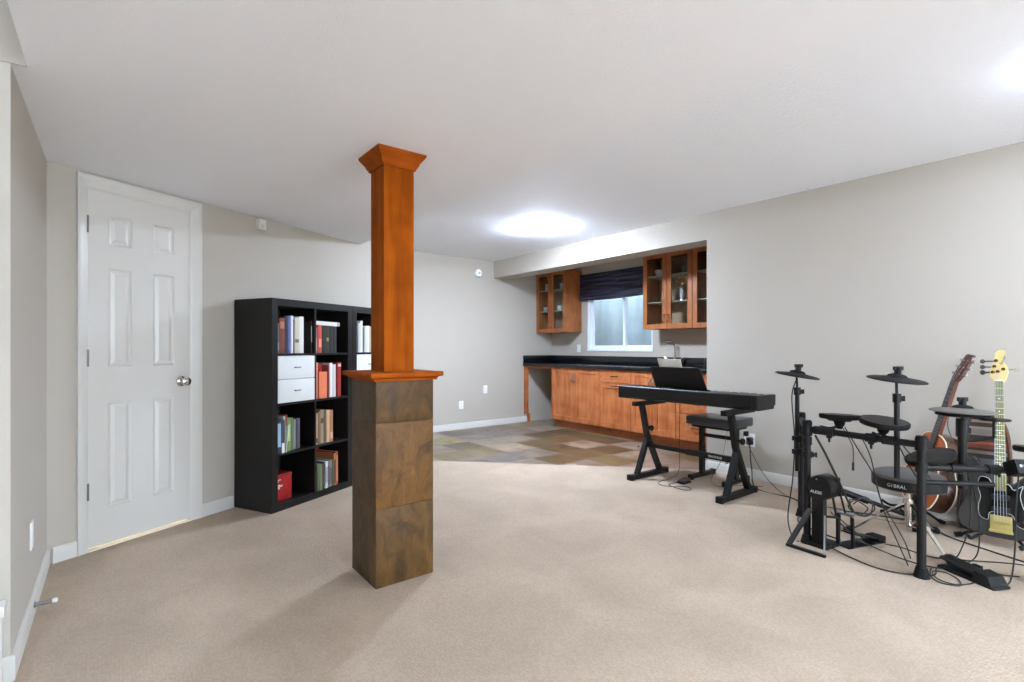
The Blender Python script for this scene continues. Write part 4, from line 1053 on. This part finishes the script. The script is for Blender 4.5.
# ---- throne
th = thing('drum_throne', 'round black drum stool with chrome tripod behind the drum rack', 'stool', (3.69, .945, 0))
SC = Vector((3.69, .975, 0))
st_ = place('seat', MB().lathe((0, 0, .325), (0, 0, 1), [(0, 0), (.165, 0), (.173, .006), (.177, .03), (.177, .062), (.170, .078), (.155, .086), (0, .088)], 48), mat('throne_vinyl', (72, 70, 68), .5), th)
place('seat_band', MB().lathe((0, 0, .328), (0, 0, 1), [(.17, -.002), (.1785, .004), (.1795, .055), (.173, .064)], 48), BLACK, th)
place('tube', MB().cyl((0, 0, .10), (0, 0, .325), .013).cyl((0, 0, .09), (0, 0, .24), .018).cyl((0, 0, .225), (0, 0, .25), .026), CHROME, th)
for a in (R(-131), R(-12), R(112)):
    c, s = math.cos(a), math.sin(a); r = .29
    l_ = place('leg', MB().bar((.015*c, .015*s, .235), (r*c, r*s, .02), .018, .006).bar((.015*c, .015*s, .105), (.17*c, .17*s, .115), .016, .005), CHROME, th)
    place('rubber_foot', MB().bar((r*c*.97, r*s*.97, .035), (r*1.09*c, r*1.09*s, .014), .028, .028), RUBBER, l_)
ang = math.atan2(-.975, -3.69)
for j, ch in enumerate('GIBRAL'):
    a = ang + R(-17+j*5.0) - R(13)
    t = text('seat_lettering', ch, .026, mat('stencil_white', (200, 198, 190), .6), st_, (0, 0, 0), (0, 0, 0), .0006)
    t.matrix_basis = Matrix.Rotation(a, 4, 'Z') @ Matrix.Translation((.1800, 0, .356)) @ Matrix.Rotation(R(90), 4, 'Z') @ Matrix.Rotation(R(90), 4, 'X')

# ---- hi-hat pedal
hp = thing('hi_hat_pedal', 'black hi-hat foot controller on the carpet nearest the photographer', 'pedal', (3.37, .60, 0), (0, 0, math.atan2(-.226, -.12)))
place('base_plate', MB().box(-.14, .13, -.05, .05, 0, .014, .004), BLACKM, hp)
place('footboard', MB().add([(-.135, -.042, .050), (.06, -.042, .030), (.06, .042, .030), (-.135, .042, .050), (-.135, -.036, .062), (.06, -.042, .042), (.06, .042, .042), (-.135, .036, .062)], [(0, 1, 2, 3), (7, 6, 5, 4), (0, 4, 5, 1), (1, 5, 6, 2), (2, 6, 7, 3), (3, 7, 4, 0)]), BLACK, hp)
place('heel_housing', MB().add([(.03, -.05, .012), (.12, -.05, .012), (.12, .05, .012), (.03, .05, .012), (.04, -.045, .060), (.10, -.045, .052), (.10, .045, .052), (.04, .045, .060)], [(0, 3, 2, 1), (4, 5, 6, 7), (0, 1, 5, 4), (1, 2, 6, 5), (2, 3, 7, 6), (3, 0, 4, 7)]), BLACKM, hp)
place('toe_stop', MB().box(-.05, -.01, .055, .075, 0, .05, .004).box(-.06, .04, .045, .06, 0, .02), BLACKM, hp)
# ---- folded stand lying by the wall
fs = thing('folded_stand', 'folded black boom stand resting low by the right wall behind the kick tower', 'stand', (4.08, 1.45, .12))
place('tube', MB().cyl((3.90, 1.52, .20), (4.16, 1.07, .03), .014).cyl((3.93, 1.47, .18), (4.05, 1.26, .10), .022), BLACKP, fs, world=True)
place('clamp', MB().box(3.90, 3.96, 1.43, 1.52, .13, .20, .006).cyl((3.97, 1.42, .16), (3.97, 1.42, .24), .018), BLACKM, fs, world=True)
place('leg', MB().cyl((3.91, 1.51, .19), (3.80, 1.50, .012), .008), BLACKP, fs, world=True)
place('leg', MB().cyl((3.91, 1.51, .19), (4.02, 1.56, .012), .008), BLACKP, fs, world=True)
place('leg', MB().cyl((3.95, 1.45, .16), (3.84, 1.38, .012), .008), BLACKP, fs, world=True)
# ================================================================ GUITARS
def gmat(loc, yaw, lean, roll):
    return Matrix.Translation(loc) @ Matrix.Rotation(R(yaw), 4, 'Z') @ Matrix.Rotation(R(-lean), 4, 'X') @ Matrix.Rotation(R(roll), 4, 'Y')
def gthing(name, label, cat, M, group=None):
    o = thing(name, label, cat, M.translation, M.to_euler()); return o
F = lambda y: (lambda u, v, t: Vector((u, y+t, v)))
# ---------------- acoustic: local x right, z up the neck, -y is the face
AM = gmat((4.165, 1.045, .115), -137, 12, 8.0)
ag = gthing('acoustic_guitar', 'orange-brown acoustic guitar with white binding leaning on the right wall', 'guitar', AM)
half = [(0, 0), (.09, .004), (.16, .04), (.195, .13), (.175, .22), (.125, .285), (.118, .32), (.135, .375), (.138, .42), (.11, .465), (.06, .488), (.028, .492)]
bo = outline([(-x, z) for x, z in reversed(half[1:])] + half, 4)
SUN = wood('guitar_top', (176, 88, 28), (140, 58, 18), .22, 'Z', coat=.8)
SIDE = wood('guitar_side', (74, 38, 22), (48, 24, 14), .25, 'Z', coat=.6)
place('body_side', MB().prism(bo, F(.004), .096), SIDE, ag)
place('soundboard', MB().prism(inset(bo, .003), F(0), .004), SUN, ag)
bi = inset(bo, .005); n = len(bo); mb = MB()
vs = [Vector((u, -.0012, v)) for u, v in bo] + [Vector((u, -.0012, v)) for u, v in bi] + [Vector((u, .005, v)) for u, v in bo]
mb.add(vs, [[k, (k+1) % n, n+(k+1) % n, n+k] for k in range(n)] + [[k, (k+1) % n, 2*n+(k+1) % n, 2*n+k] for k in range(n)])
mb.add([Vector((u*1.004, .094, v)) for u, v in bo] + [Vector((u*1.004, .101, v)) for u, v in bo], [[k, (k+1) % n, n+(k+1) % n, n+k] for k in range(n)])
place('binding', mb, mat('ivory_binding', (232, 218, 190), .4), ag)
place('sound_hole', MB().lathe((0, -.0005, .335), (0, -1, 0), [(0, 0), (.05, 0), (.05, .001), (0, .001)], 32), mat('hole_dark', (14, 10, 8), .9), ag)
place('rosette', MB().lathe((0, -.0008, .335), (0, -1, 0), [(.051, 0), (.051, .0015), (.062, .0015), (.062, 0)], 36), mat('rosette', (190, 160, 110), .5), ag)
place('pickguard', MB().prism(outline([(.02, .29), (.055, .31), (.075, .27), (.10, .22), (.07, .19), (.04, .22)]), F(-.002), .002), mat('tortoise', (40, 14, 8), .2), ag)
place('bridge', MB().box(-.09, .09, -.010, 0, .145, .170, .004).box(-.04, .04, -.014, -.008, .162, .165), mat('rosewood', (44, 24, 16), .4), ag)
place('neck', MB().add([(-.028, -.002, .44), (.028, -.002, .44), (-.022, -.002, .845), (.022, -.002, .845), (-.02, .022, .46), (.02, .022, .46), (-.014, .018, .845), (.014, .018, .845)], [(0, 1, 3, 2), (4, 6, 7, 5), (0, 2, 6, 4), (1, 5, 7, 3), (0, 4, 5, 1), (2, 3, 7, 6)]), wood('guitar_neck', (118, 62, 34), (90, 44, 24), .35, 'Z', coat=.5), ag)
fb = place('fretboard', MB().add([(-.028, -.009, .37), (.028, -.009, .37), (-.022, -.009, .845), (.022, -.009, .845), (-.028, -.001, .37), (.028, -.001, .37), (-.022, -.001, .845), (.022, -.001, .845)], [(0, 1, 3, 2), (4, 6, 7, 5), (0, 2, 6, 4), (1, 5, 7, 3), (0, 4, 5, 1), (2, 3, 7, 6)]), mat('rosewood', (44, 24, 16), .4), ag)
mb = MB(); z = .845; sc = .63
for k in range(1, 19):
    zz = .845-sc*(1-2**(-k/12)); w = .022+.006*(.845-zz)/.475; mb.box(-w, w, -.0105, -.009, zz-.001, zz+.001)
place('fret', mb, STEEL, fb)['kind'] = 'stuff'
hb = MB().prism(outline([(-.022, .845), (-.034, .87), (-.036, .95), (-.034, 1.015), (-.012, 1.028), (0, 1.022), (.012, 1.028), (.034, 1.015), (.036, .95), (.034, .87), (.022, .845)], 3), F(-.004), .016)
for p in hb.v: p.y += (p.z-.845)*.22
hd = place('headstock', hb, wood('headstock_red', (96, 40, 30), (70, 28, 20), .3, 'Z', coat=.6), ag)
for s in (-1, 1):
    for k in range(3):
        z = .895+k*.045; y = .004+(z-.845)*.22
        place('tuning_peg', MB().cyl((s*.034, y, z), (s*.052, y, z), .004, n=10).lathe((s*.050, y, z), (s, 0, 0), [(0, 0), (.007, .002), (.010, .010), (.006, .018), (0, .019)], 12).cyl((s*.018, y-.014, z), (s*.018, y, z), .004, n=10), STEEL, hd)
mb = MB()
for k in range(6):
    x = (k-2.5)*.0085; s = -1 if k < 3 else 1; j = k if k < 3 else 5-k
    zt = .895+j*.045
    mb.tube([(x*1.25, -.013, .163), (x*.75, -.0115, .846), (s*.018, -.008+(zt-.845)*.22, zt)], .0006, 5, 1)
place('strings', mb, STEEL, ag)

def gstand(label, loc, yaw, h=.36, w=.15, legs=(-150, -30, 90), reach=0.):
    o = thing('guitar_stand', label, 'guitar stand', loc, (0, 0, R(yaw)), 'guitar stands by the right wall')
    place('upright', MB().cyl((0, .0, .12), (0, .10, h+.12), .010).cyl((0, 0, .10), (0, .02, .20), .016), BLACKP, o)
    for a in [R(q) for q in legs]:
        l = place('leg', MB().cyl((0, .0, .13), (.20*math.cos(a), .17*math.sin(a), .012), .009), BLACKP, o)
        place('rubber_foot', MB().bar((.18*math.cos(a), .153*math.sin(a), .024), (.215*math.cos(a), .183*math.sin(a), .013), .026, .024), RUBBER, l)
    for s in (-1, 1):
        place('cradle_arm', MB().tube([(0, 0, .10), (s*w*.6, -.015-reach*.5, .045 if reach else .085), (s*w*.7, -.08-reach, .045 if reach else .085), (s*w*.7, -.13-reach, .07 if reach else .115)], .008, 8, 5), RUBBER, o)
    return o
gstand('black tripod stand holding the acoustic guitar by the right wall', (4.115, 1.03, 0), -137, .26)

# ---------------- bass
BM = gmat((4.00, .590, .055), -90, 12, -2.4)
bg = gthing('bass_guitar', 'black five-string bass guitar with cream headstock standing at the right edge', 'bass guitar', BM)
bout = outline([(x_*1.2, z_) for x_, z_ in [(0, .0), (.09, .010), (.155, .06), (.170, .13), (.145, .20), (.115, .255), (.118, .31), (.135, .375), (.120, .41), (.085, .385), (.055, .345), (.034, .335), (-.034, .335),
                (-.052, .37), (-.075, .44), (-.105, .485), (-.135, .465), (-.145, .40), (-.128, .32), (-.122, .26), (-.150, .19), (-.175, .115), (-.155, .045), (-.08, .008)]], 4)
bg.scale = (.935, .935, .935)
BODY = mat('bass_charcoal_gloss', (46, 44, 44), .22, coat=.6)
place('body', MB().prism(bout, F(0), .044, .008), BODY, bg)
pg = outline([(-.055, .355), (-.095, .36), (-.108, .30), (-.095, .24), (-.105, .18), (-.10, .12), (-.06, .10), (-.045, .15), (.045, .15), (.07, .09), (.12, .08), (.125, .14), (.10, .20), (.088, .27), (.10, .33), (.06, .30), (.035, .33), (-.035, .33)], 4)
place('pickguard', MB().prism(inset(pg, .0028), F(-.0045), .004), mat('black_gloss', (10, 10, 11), .12), bg)
place('pickguard_edge', MB().prism(pg, F(-.0038), .0035), mat('pickguard_white', (206, 206, 200), .4), bg)
for z in (.135+.035, .245): place('pickup', MB().box(-.042, .042, -.012, -.004, z-.016, z+.016, .004), mat('pickup_black', (14, 14, 14), .35), bg)
BRASS = mat('gold_hardware', (190, 172, 104), .35, .5)
place('bridge', MB().box(-.050, .050, -.012, 0, .035, .135, .003).box(-.054, .054, -.020, 0, .032, .048, .003).box(-.046, .046, -.018, -.011, .09, .12, .003), BRASS, bg)
CREAM = wood('maple_neck', (226, 204, 136), (208, 182, 112), .35, 'Z', coat=.5)
def taper(w0, w1, y0, y1, z0, z1): return MB().add([(-w0, y0, z0), (w0, y0, z0), (-w1, y0, z1), (w1, y0, z1), (-w0*.8, y1, z0), (w0*.8, y1, z0), (-w1*.8, y1, z1), (w1*.8, y1, z1)], [(0, 1, 3, 2), (4, 6, 7, 5), (0, 2, 6, 4), (1, 5, 7, 3), (0, 4, 5, 1), (2, 3, 7, 6)])
place('neck', taper(.027, .020, -.004, .020, .30, .975), CREAM, bg)
fb = place('fretboard', taper(.0265, .0195, -.010, -.003, .285, .975), wood('olive_board', (126, 120, 44), (96, 90, 30), .4, 'Z'), bg)
mb = MB(); dots = []; sc = .86
for k in range(1, 21):
    zz = .975-sc*(1-2**(-k/12)); w = .0195+.007*(.975-zz)/.69; mb.box(-w, w, -.0118, -.0098, zz-.0014, zz+.0014)
    if k in (3, 5, 7, 9, 12, 15, 17, 19):
        zm = .975-sc*(1-2**(-(k-.5)/12)); dots.append(zm)
place('frets', mb, mat('pale_fret', (214, 208, 160), .3, .6), fb)['kind'] = 'stuff'; [place('inlay_dot', MB().cyl((0, -.0098, zm), (0, -.0108, zm), .0042, n=12), mat('pearl', (230, 228, 214), .3), fb) for zm in dots]
place('nut', MB().box(-.0195, .0195, -.012, -.002, .973, .978), WHITEP, bg)
hs_ = outline([(x_*.74, z_) for x_, z_ in [(-.027, .965), (-.050, .99), (-.062, 1.015), (-.050, 1.06), (-.036, 1.10), (-.026, 1.14), (-.020, 1.163), (.006, 1.178), (.036, 1.172), (.040, 1.152), (.026, 1.128), (.026, 1.105), (.050, 1.07), (.058, 1.035), (.050, 1.005), (.027, .965)]], 4)
hd = place('headstock', MB().prism(hs_, F(-.002), .015, .002), CREAM, bg)
def tuner(x, z, s, m=STEEL):
    o = place('tuning_peg', MB().cyl((x, -.016, z), (x, .0, z), .0055, n=14).cyl((x, -.004, z), (x, -.001, z), .010, n=14), mat('post_dark', (96, 66, 30), .35, .7), hd)
    e = s*.070
    xe = e if abs(e) > abs(x) else x+s*.03
    place('peg_key', MB().cyl((x, .018, z), (xe, .018, z), .004, n=8).prism(outline([(-.020, -.006), (-.008, -.018), (.008, -.018), (.020, -.006), (.020, .006), (.008, .018), (-.008, .018), (-.020, .006)], 3), (lambda X, Z, S_: lambda u, v, t: Vector((X+S_*.012+v*.7, .015+t, Z+u*.7)))(xe, z, s), .006, .002), m, o)
for x, z in ((-.018, 1.108), (-.030, 1.070), (-.040, 1.032), (-.008, 1.036)): tuner(x*.74, z, -1, mat('peg_dark_nickel', (120, 116, 112), .3, 1))
tuner(.020, 1.052, 1, CHROME)
text('logo', 'Fender', .022, mat('logo_dark', (60, 52, 20), .5), hd, (.020, -.0055, 1.108), (PI/2, R(-72), 0), shear=.4)
mb = MB()
for k, (x, z) in enumerate(((-.040, 1.032), (-.030, 1.070), (-.018, 1.108), (-.008, 1.036), (.026, 1.052))):
    q = (k-2)*.0165; mb.tube([(q*.85, -.019, .10), (q*.47, -.0145, .976), (x*.66, -.012, z)], .0009-.0001*k, 5, 1)
place('strings', mb, mat('nickel_string', (190, 196, 200), .3, .9), bg)
for k, (x, z) in enumerate(((.075, .055+.05), (.095, .085+.04), (.112, .125+.03))):
    place('control_knob', MB().cyl((x, -.004, z), (x, -.020, z), .009, n=18), mat('knob_black', (20, 20, 20), .3), bg)
gstand('black tripod stand holding the bass guitar at the right edge', (4.085, .600, 0), -90, .24, legs=(-160, 40, 140), reach=.10)

# ---------------- striped rounded bag behind the bass
sb = gmat((4.240, .700, -.0), -92, 6.5, -1)
pk = gthing('striped_bag', 'rounded brown bag with woven stripes leaning on the wall behind the bass neck', 'bag', sb)
oval = outline([(-.13, .0), (-.135, .25), (-.125, .55), (-.095, .69), (-.04, .735), (.04, .735), (.095, .69), (.125, .55), (.135, .25), (.13, .0)], 4)
oval = [(u*.88, max(v, 0)*.985) for u, v in oval]
def stripes():
    m = bpy.data.materials.new('woven_stripes'); m.use_nodes = True
    nt = m.node_tree; n = nt.nodes; b = n['Principled BSDF']; L = nt.links.new
    tc = n.new('ShaderNodeTexCoord'); sp = n.new('ShaderNodeSeparateXYZ'); L(tc.outputs['Object'], sp.inputs[0])
    mu = n.new('ShaderNodeMath'); mu.operation = 'DIVIDE'; mu.inputs[1].default_value = .735; L(sp.outputs['Z'], mu.inputs[0])
    r = n.new('ShaderNodeValToRGB'); r.color_ramp.interpolation = 'CONSTANT'; cr = r.color_ramp
    bands = [(0, (60, 58, 58)), (.50, (84, 82, 82)), (.62, (40, 34, 30)), (.655, (112, 96, 82)), (.68, (40, 26, 20)), (.70, (96, 44, 24)), (.735, (130, 66, 36)), (.76, (62, 38, 26)), (.78, (46, 38, 32)), (.81, (116, 106, 98)), (.86, (130, 120, 112)), (.885, (52, 36, 28)), (.92, (120, 106, 96)), (.945, (40, 26, 18))]
    cr.elements[0].position = 0; cr.elements[0].color = (*lin(bands[0][1]), 1)
    cr.elements[1].position = bands[1][0]; cr.elements[1].color = (*lin(bands[1][1]), 1)
    for p, c in bands[2:]:
        e = cr.elements.new(p); e.color = (*lin(c), 1)
    L(mu.outputs[0], r.inputs['Fac']); L(r.outputs['Color'], b.inputs['Base Color']); b.inputs['Roughness'].default_value = .8
    return m
place('front_panel', MB().prism(inset(oval, .012), F(-.010), .010), stripes(), pk)
place('side_panel', MB().prism(oval, F(.0), .06, .010), mat('brown_bag_leather', (62, 36, 24), .6), pk)
place('piping', MB().tube([(u, -.004, v) for u, v in oval if v > .02], .006, 6, 1), mat('tan_piping', (96, 60, 40), .6), pk)

# ================================================================ CABLES
CBL = mat('cable_black', (24, 23, 22), .55)
CBG = mat('cable_grey', (70, 66, 60), .5)
def cable(label, pts, r=.0035, m=None, name='cable', plug=None):
    o = thing(name, label, 'cable', pts[0])
    place('cord', MB().tube(pts, r, 6, 8), m or CBL, o, world=True)
    if plug: place('plug', plug, BLACKM, o, world=True)
    return o
g = .0045
cable('black power cable running along the carpet below the right wall baseboard toward the drums', [(4.375, 2.25, .30), (4.35, 2.22, .10), (4.10, 2.05, g), (4.05, 1.75, g), (3.85, 1.60, g), (3.55, 1.50, g), (3.45, 1.35, g), (3.40, 1.20, g)], .005,
      plug=MB().box(4.34, 4.394, 2.225, 2.265, .30, .36, .006))
cable('thin grey cable curving down from the double outlet behind the piano', [(4.37, 2.28, .38), (4.30, 2.22, .30), (4.22, 2.05, .10), (4.12, 1.85, g), (4.02, 1.62, g), (4.05, 1.42, g)], .0028, CBG, plug=MB().box(4.35, 4.394, 2.268, 2.295, .37, .41, .004))
cable('thin cable looping on the carpet under the piano bench', [(4.10, 2.30, .45), (4.08, 2.34, .2), (4.05, 2.42, .02), (3.98, 2.36, g), (3.92, 2.28, g), (4.08, 2.18, g), (4.2, 2.05, g)], .0022, CBG)
cable('thin black pedal cable dropping from the piano and circling the sustain pedal', [(3.80, 2.56, .675), (3.80, 2.565, .40), (3.80, 2.57, .10), (3.76, 2.62, .03), (3.64, 2.66, g), (3.58, 2.58, g), (3.62, 2.50, g), (3.70, 2.44, g), (3.66, 2.36, g), (3.60, 2.40, g), (3.64, 2.56, g), (3.74, 2.54, .01)], .0025)
cable('black pad cable hanging beside the leftmost cymbal pole', [(3.262, 1.385, .96), (3.25, 1.41, .85), (3.262, 1.40, .60), (3.262, 1.41, .35), (3.22, 1.42, .12), (3.20, 1.38, g), (3.18, 1.34, g)], .0035)
cable('thick black cable snake from the rack corner down to the kick tower', [(3.20, 1.26, .64), (3.22, 1.22, .55), (3.25, 1.17, .42), (3.28, 1.13, .30), (3.30, 1.10, .22)], .006)
cable('black cable hanging with a loose jack plug below the first tom pad', [(3.30, 1.16, .70), (3.26, 1.10, .62), (3.255, 1.085, .58), (3.255, 1.085, .50)], .0025, plug=MB().cyl((3.255, 1.085, .46), (3.255, 1.085, .505), .006))
cable('black cable swooping from the first tom pad down behind the stool', [(3.32, 1.15, .69), (3.33, 1.08, .56), (3.40, 1.03, .42), (3.42, 1.00, .28), (3.42, .90, .10), (3.40, .86, g)], .003)
cable('black cable from the front bar down past the stool seat', [(3.21, 1.03, .66), (3.25, 1.00, .55), (3.28, .98, .40), (3.30, .95, .25), (3.30, .88, .08), (3.28, .84, g)], .003)
cable('pair-forming black cable left of the front right rack post', [(3.20, .86, .64), (3.25, .83, .54), (3.32, .80, .44)], .003)
cable('second black cable dropping from the middle clamp to the snare pad', [(3.20, .84, .64), (3.26, .80, .56), (3.33, .76, .47)], .003)
cable('long black floor cable sweeping from kick tower to the front right rack post', [(3.22, 1.20, .012), (3.16, 1.06, g), (3.12, .93, g), (3.15, .82, g), (3.24, .73, g), (3.35, .74, g)], .0038)
cable('black cable drooping from behind the kick pad across the carpet to the post', [(3.26, 1.20, .20), (3.38, 1.12, .05), (3.42, 1.02, g), (3.36, .88, g), (3.36, .76, g), (3.46, .60, g), (3.56, .46, g)], .0035)
cable('black cable crossing the carpet under the stool toward the bass guitar', [(3.44, 1.22, .12), (3.52, 1.10, g), (3.55, .96, g), (3.52, .80, g), (3.62, .66, g), (3.74, .52, g), (3.82, .36, g)], .0035)
cable('thin black cable running along the wall foot behind the acoustic guitar', [(4.02, 1.40, g), (4.10, 1.20, g), (4.08, .98, .02), (3.98, .82, g), (3.90, .66, g), (3.80, .40, g), (3.76, .2, g)], .005)
cable('black cable coiled in loops left of the hi-hat pedal', [(3.36, .76, g), (3.24, .74, g), (3.17, .69, g), (3.20, .62, g), (3.28, .64, g), (3.33, .70, g), (3.28, .74, .008), (3.20, .70, .008), (3.19, .635, .008), (3.25, .60, g), (3.29, .585, g)], .003)
cable('black cable hanging from the sound module down to the hi-hat pedal', [(3.40, .44, .57), (3.36, .445, .40), (3.37, .45, .20), (3.33, .46, .05), (3.29, .485, .03)], .0035)
cable('black cable from the right wing down to the toe of the hi-hat pedal', [(3.34, .60, .46), (3.40, .62, .25), (3.42, .66, .10), (3.42, .68, .06)], .003)
cable('slanting black cable from the cymbal post to the carpet by the bass stand', [(3.38, .60, .44), (3.50, .60, .24), (3.56, .62, .06), (3.50, .68, g), (3.44, .74, g)], .003)
cable('tangle of looped black cables hanging behind the kick pad', [(3.30, 1.10, .26), (3.36, 1.06, .30), (3.38, 1.02, .24), (3.33, 1.06, .20), (3.29, 1.12, .24), (3.35, 1.09, .29), (3.40, 1.04, .27), (3.36, 1.04, .20), (3.30, 1.09, .21), (3.32, 1.12, .28), (3.40, 1.06, .23), (3.34, 1.08, .19)], .0035)
cable('thin cable hanging from the right cymbal pad in front of the acoustic guitar', [(3.40, .70, .80), (3.44, .71, .72), (3.42, .66, .60), (3.40, .62, .56)], .002, CBG)
# ================================================================ LIGHTS
ST = 60
flush('lit dome ceiling light over the bar side of the room', 3.55, 4.08, ZH, ST*1.3)
flush('lit dome ceiling light above the drum kit, just beyond the right edge', 3.33, .10, ZH, ST*.27)
dome('added unseen fill light behind the photographer on the main ceiling', 3.33, -2.6, ZH, ST*.5)  # extra lamp out of view, put in for overall brightness
dome('added unseen fill light behind the photographer on the dropped ceiling', .8, -1.8, ZL, ST*1.7)  # lamp added out of view to lift the left side
dome('second added unseen fill light behind the photographer on the dropped ceiling', .8, -3.4, ZL, ST*1.2)  # another added lamp, unseen, filling under the dropped ceiling
dome('added unseen fill light over the stairwell', -1.0, -.5, 4.6, ST*1.2)  # lamp added in the unseen stairwell as fill from the left
W = bpy.data.worlds.new('sky'); S.world = W; W.use_nodes = True
nt = W.node_tree; bg_ = nt.nodes['Background']
bg_.inputs[0].default_value = (*lin((216, 229, 243)), 1); bg_.inputs[1].default_value = 4.0

# ================================================================ CAMERA
cam = bpy.data.cameras.new('camera'); co = bpy.data.objects.new('camera', cam); COL.objects.link(co)
cam.sensor_fit = 'HORIZONTAL'; cam.sensor_width = 36; cam.lens = 511/1024*36
cam.shift_y = 6/1024; cam.clip_start = .05; cam.clip_end = 200
co.location = (0, 0, 1.15); co.rotation_euler = (PI/2, 0, R(-37.84))
S.camera = co
S.view_settings.view_transform = 'Standard'; S.view_settings.look = 'None'
S.view_settings.gamma = 1; S.view_settings.exposure = 2.55; S.view_settings.use_curve_mapping = False
c = S.cycles
c.use_denoising = True
try: c.denoiser = 'OPENIMAGEDENOISE'
except Exception: pass
c.max_bounces = 10; c.diffuse_bounces = 6; c.glossy_bounces = 4; c.transparent_max_bounces = 12; c.sample_clamp_indirect = 8
c.caustics_reflective = False; c.caustics_refractive = False
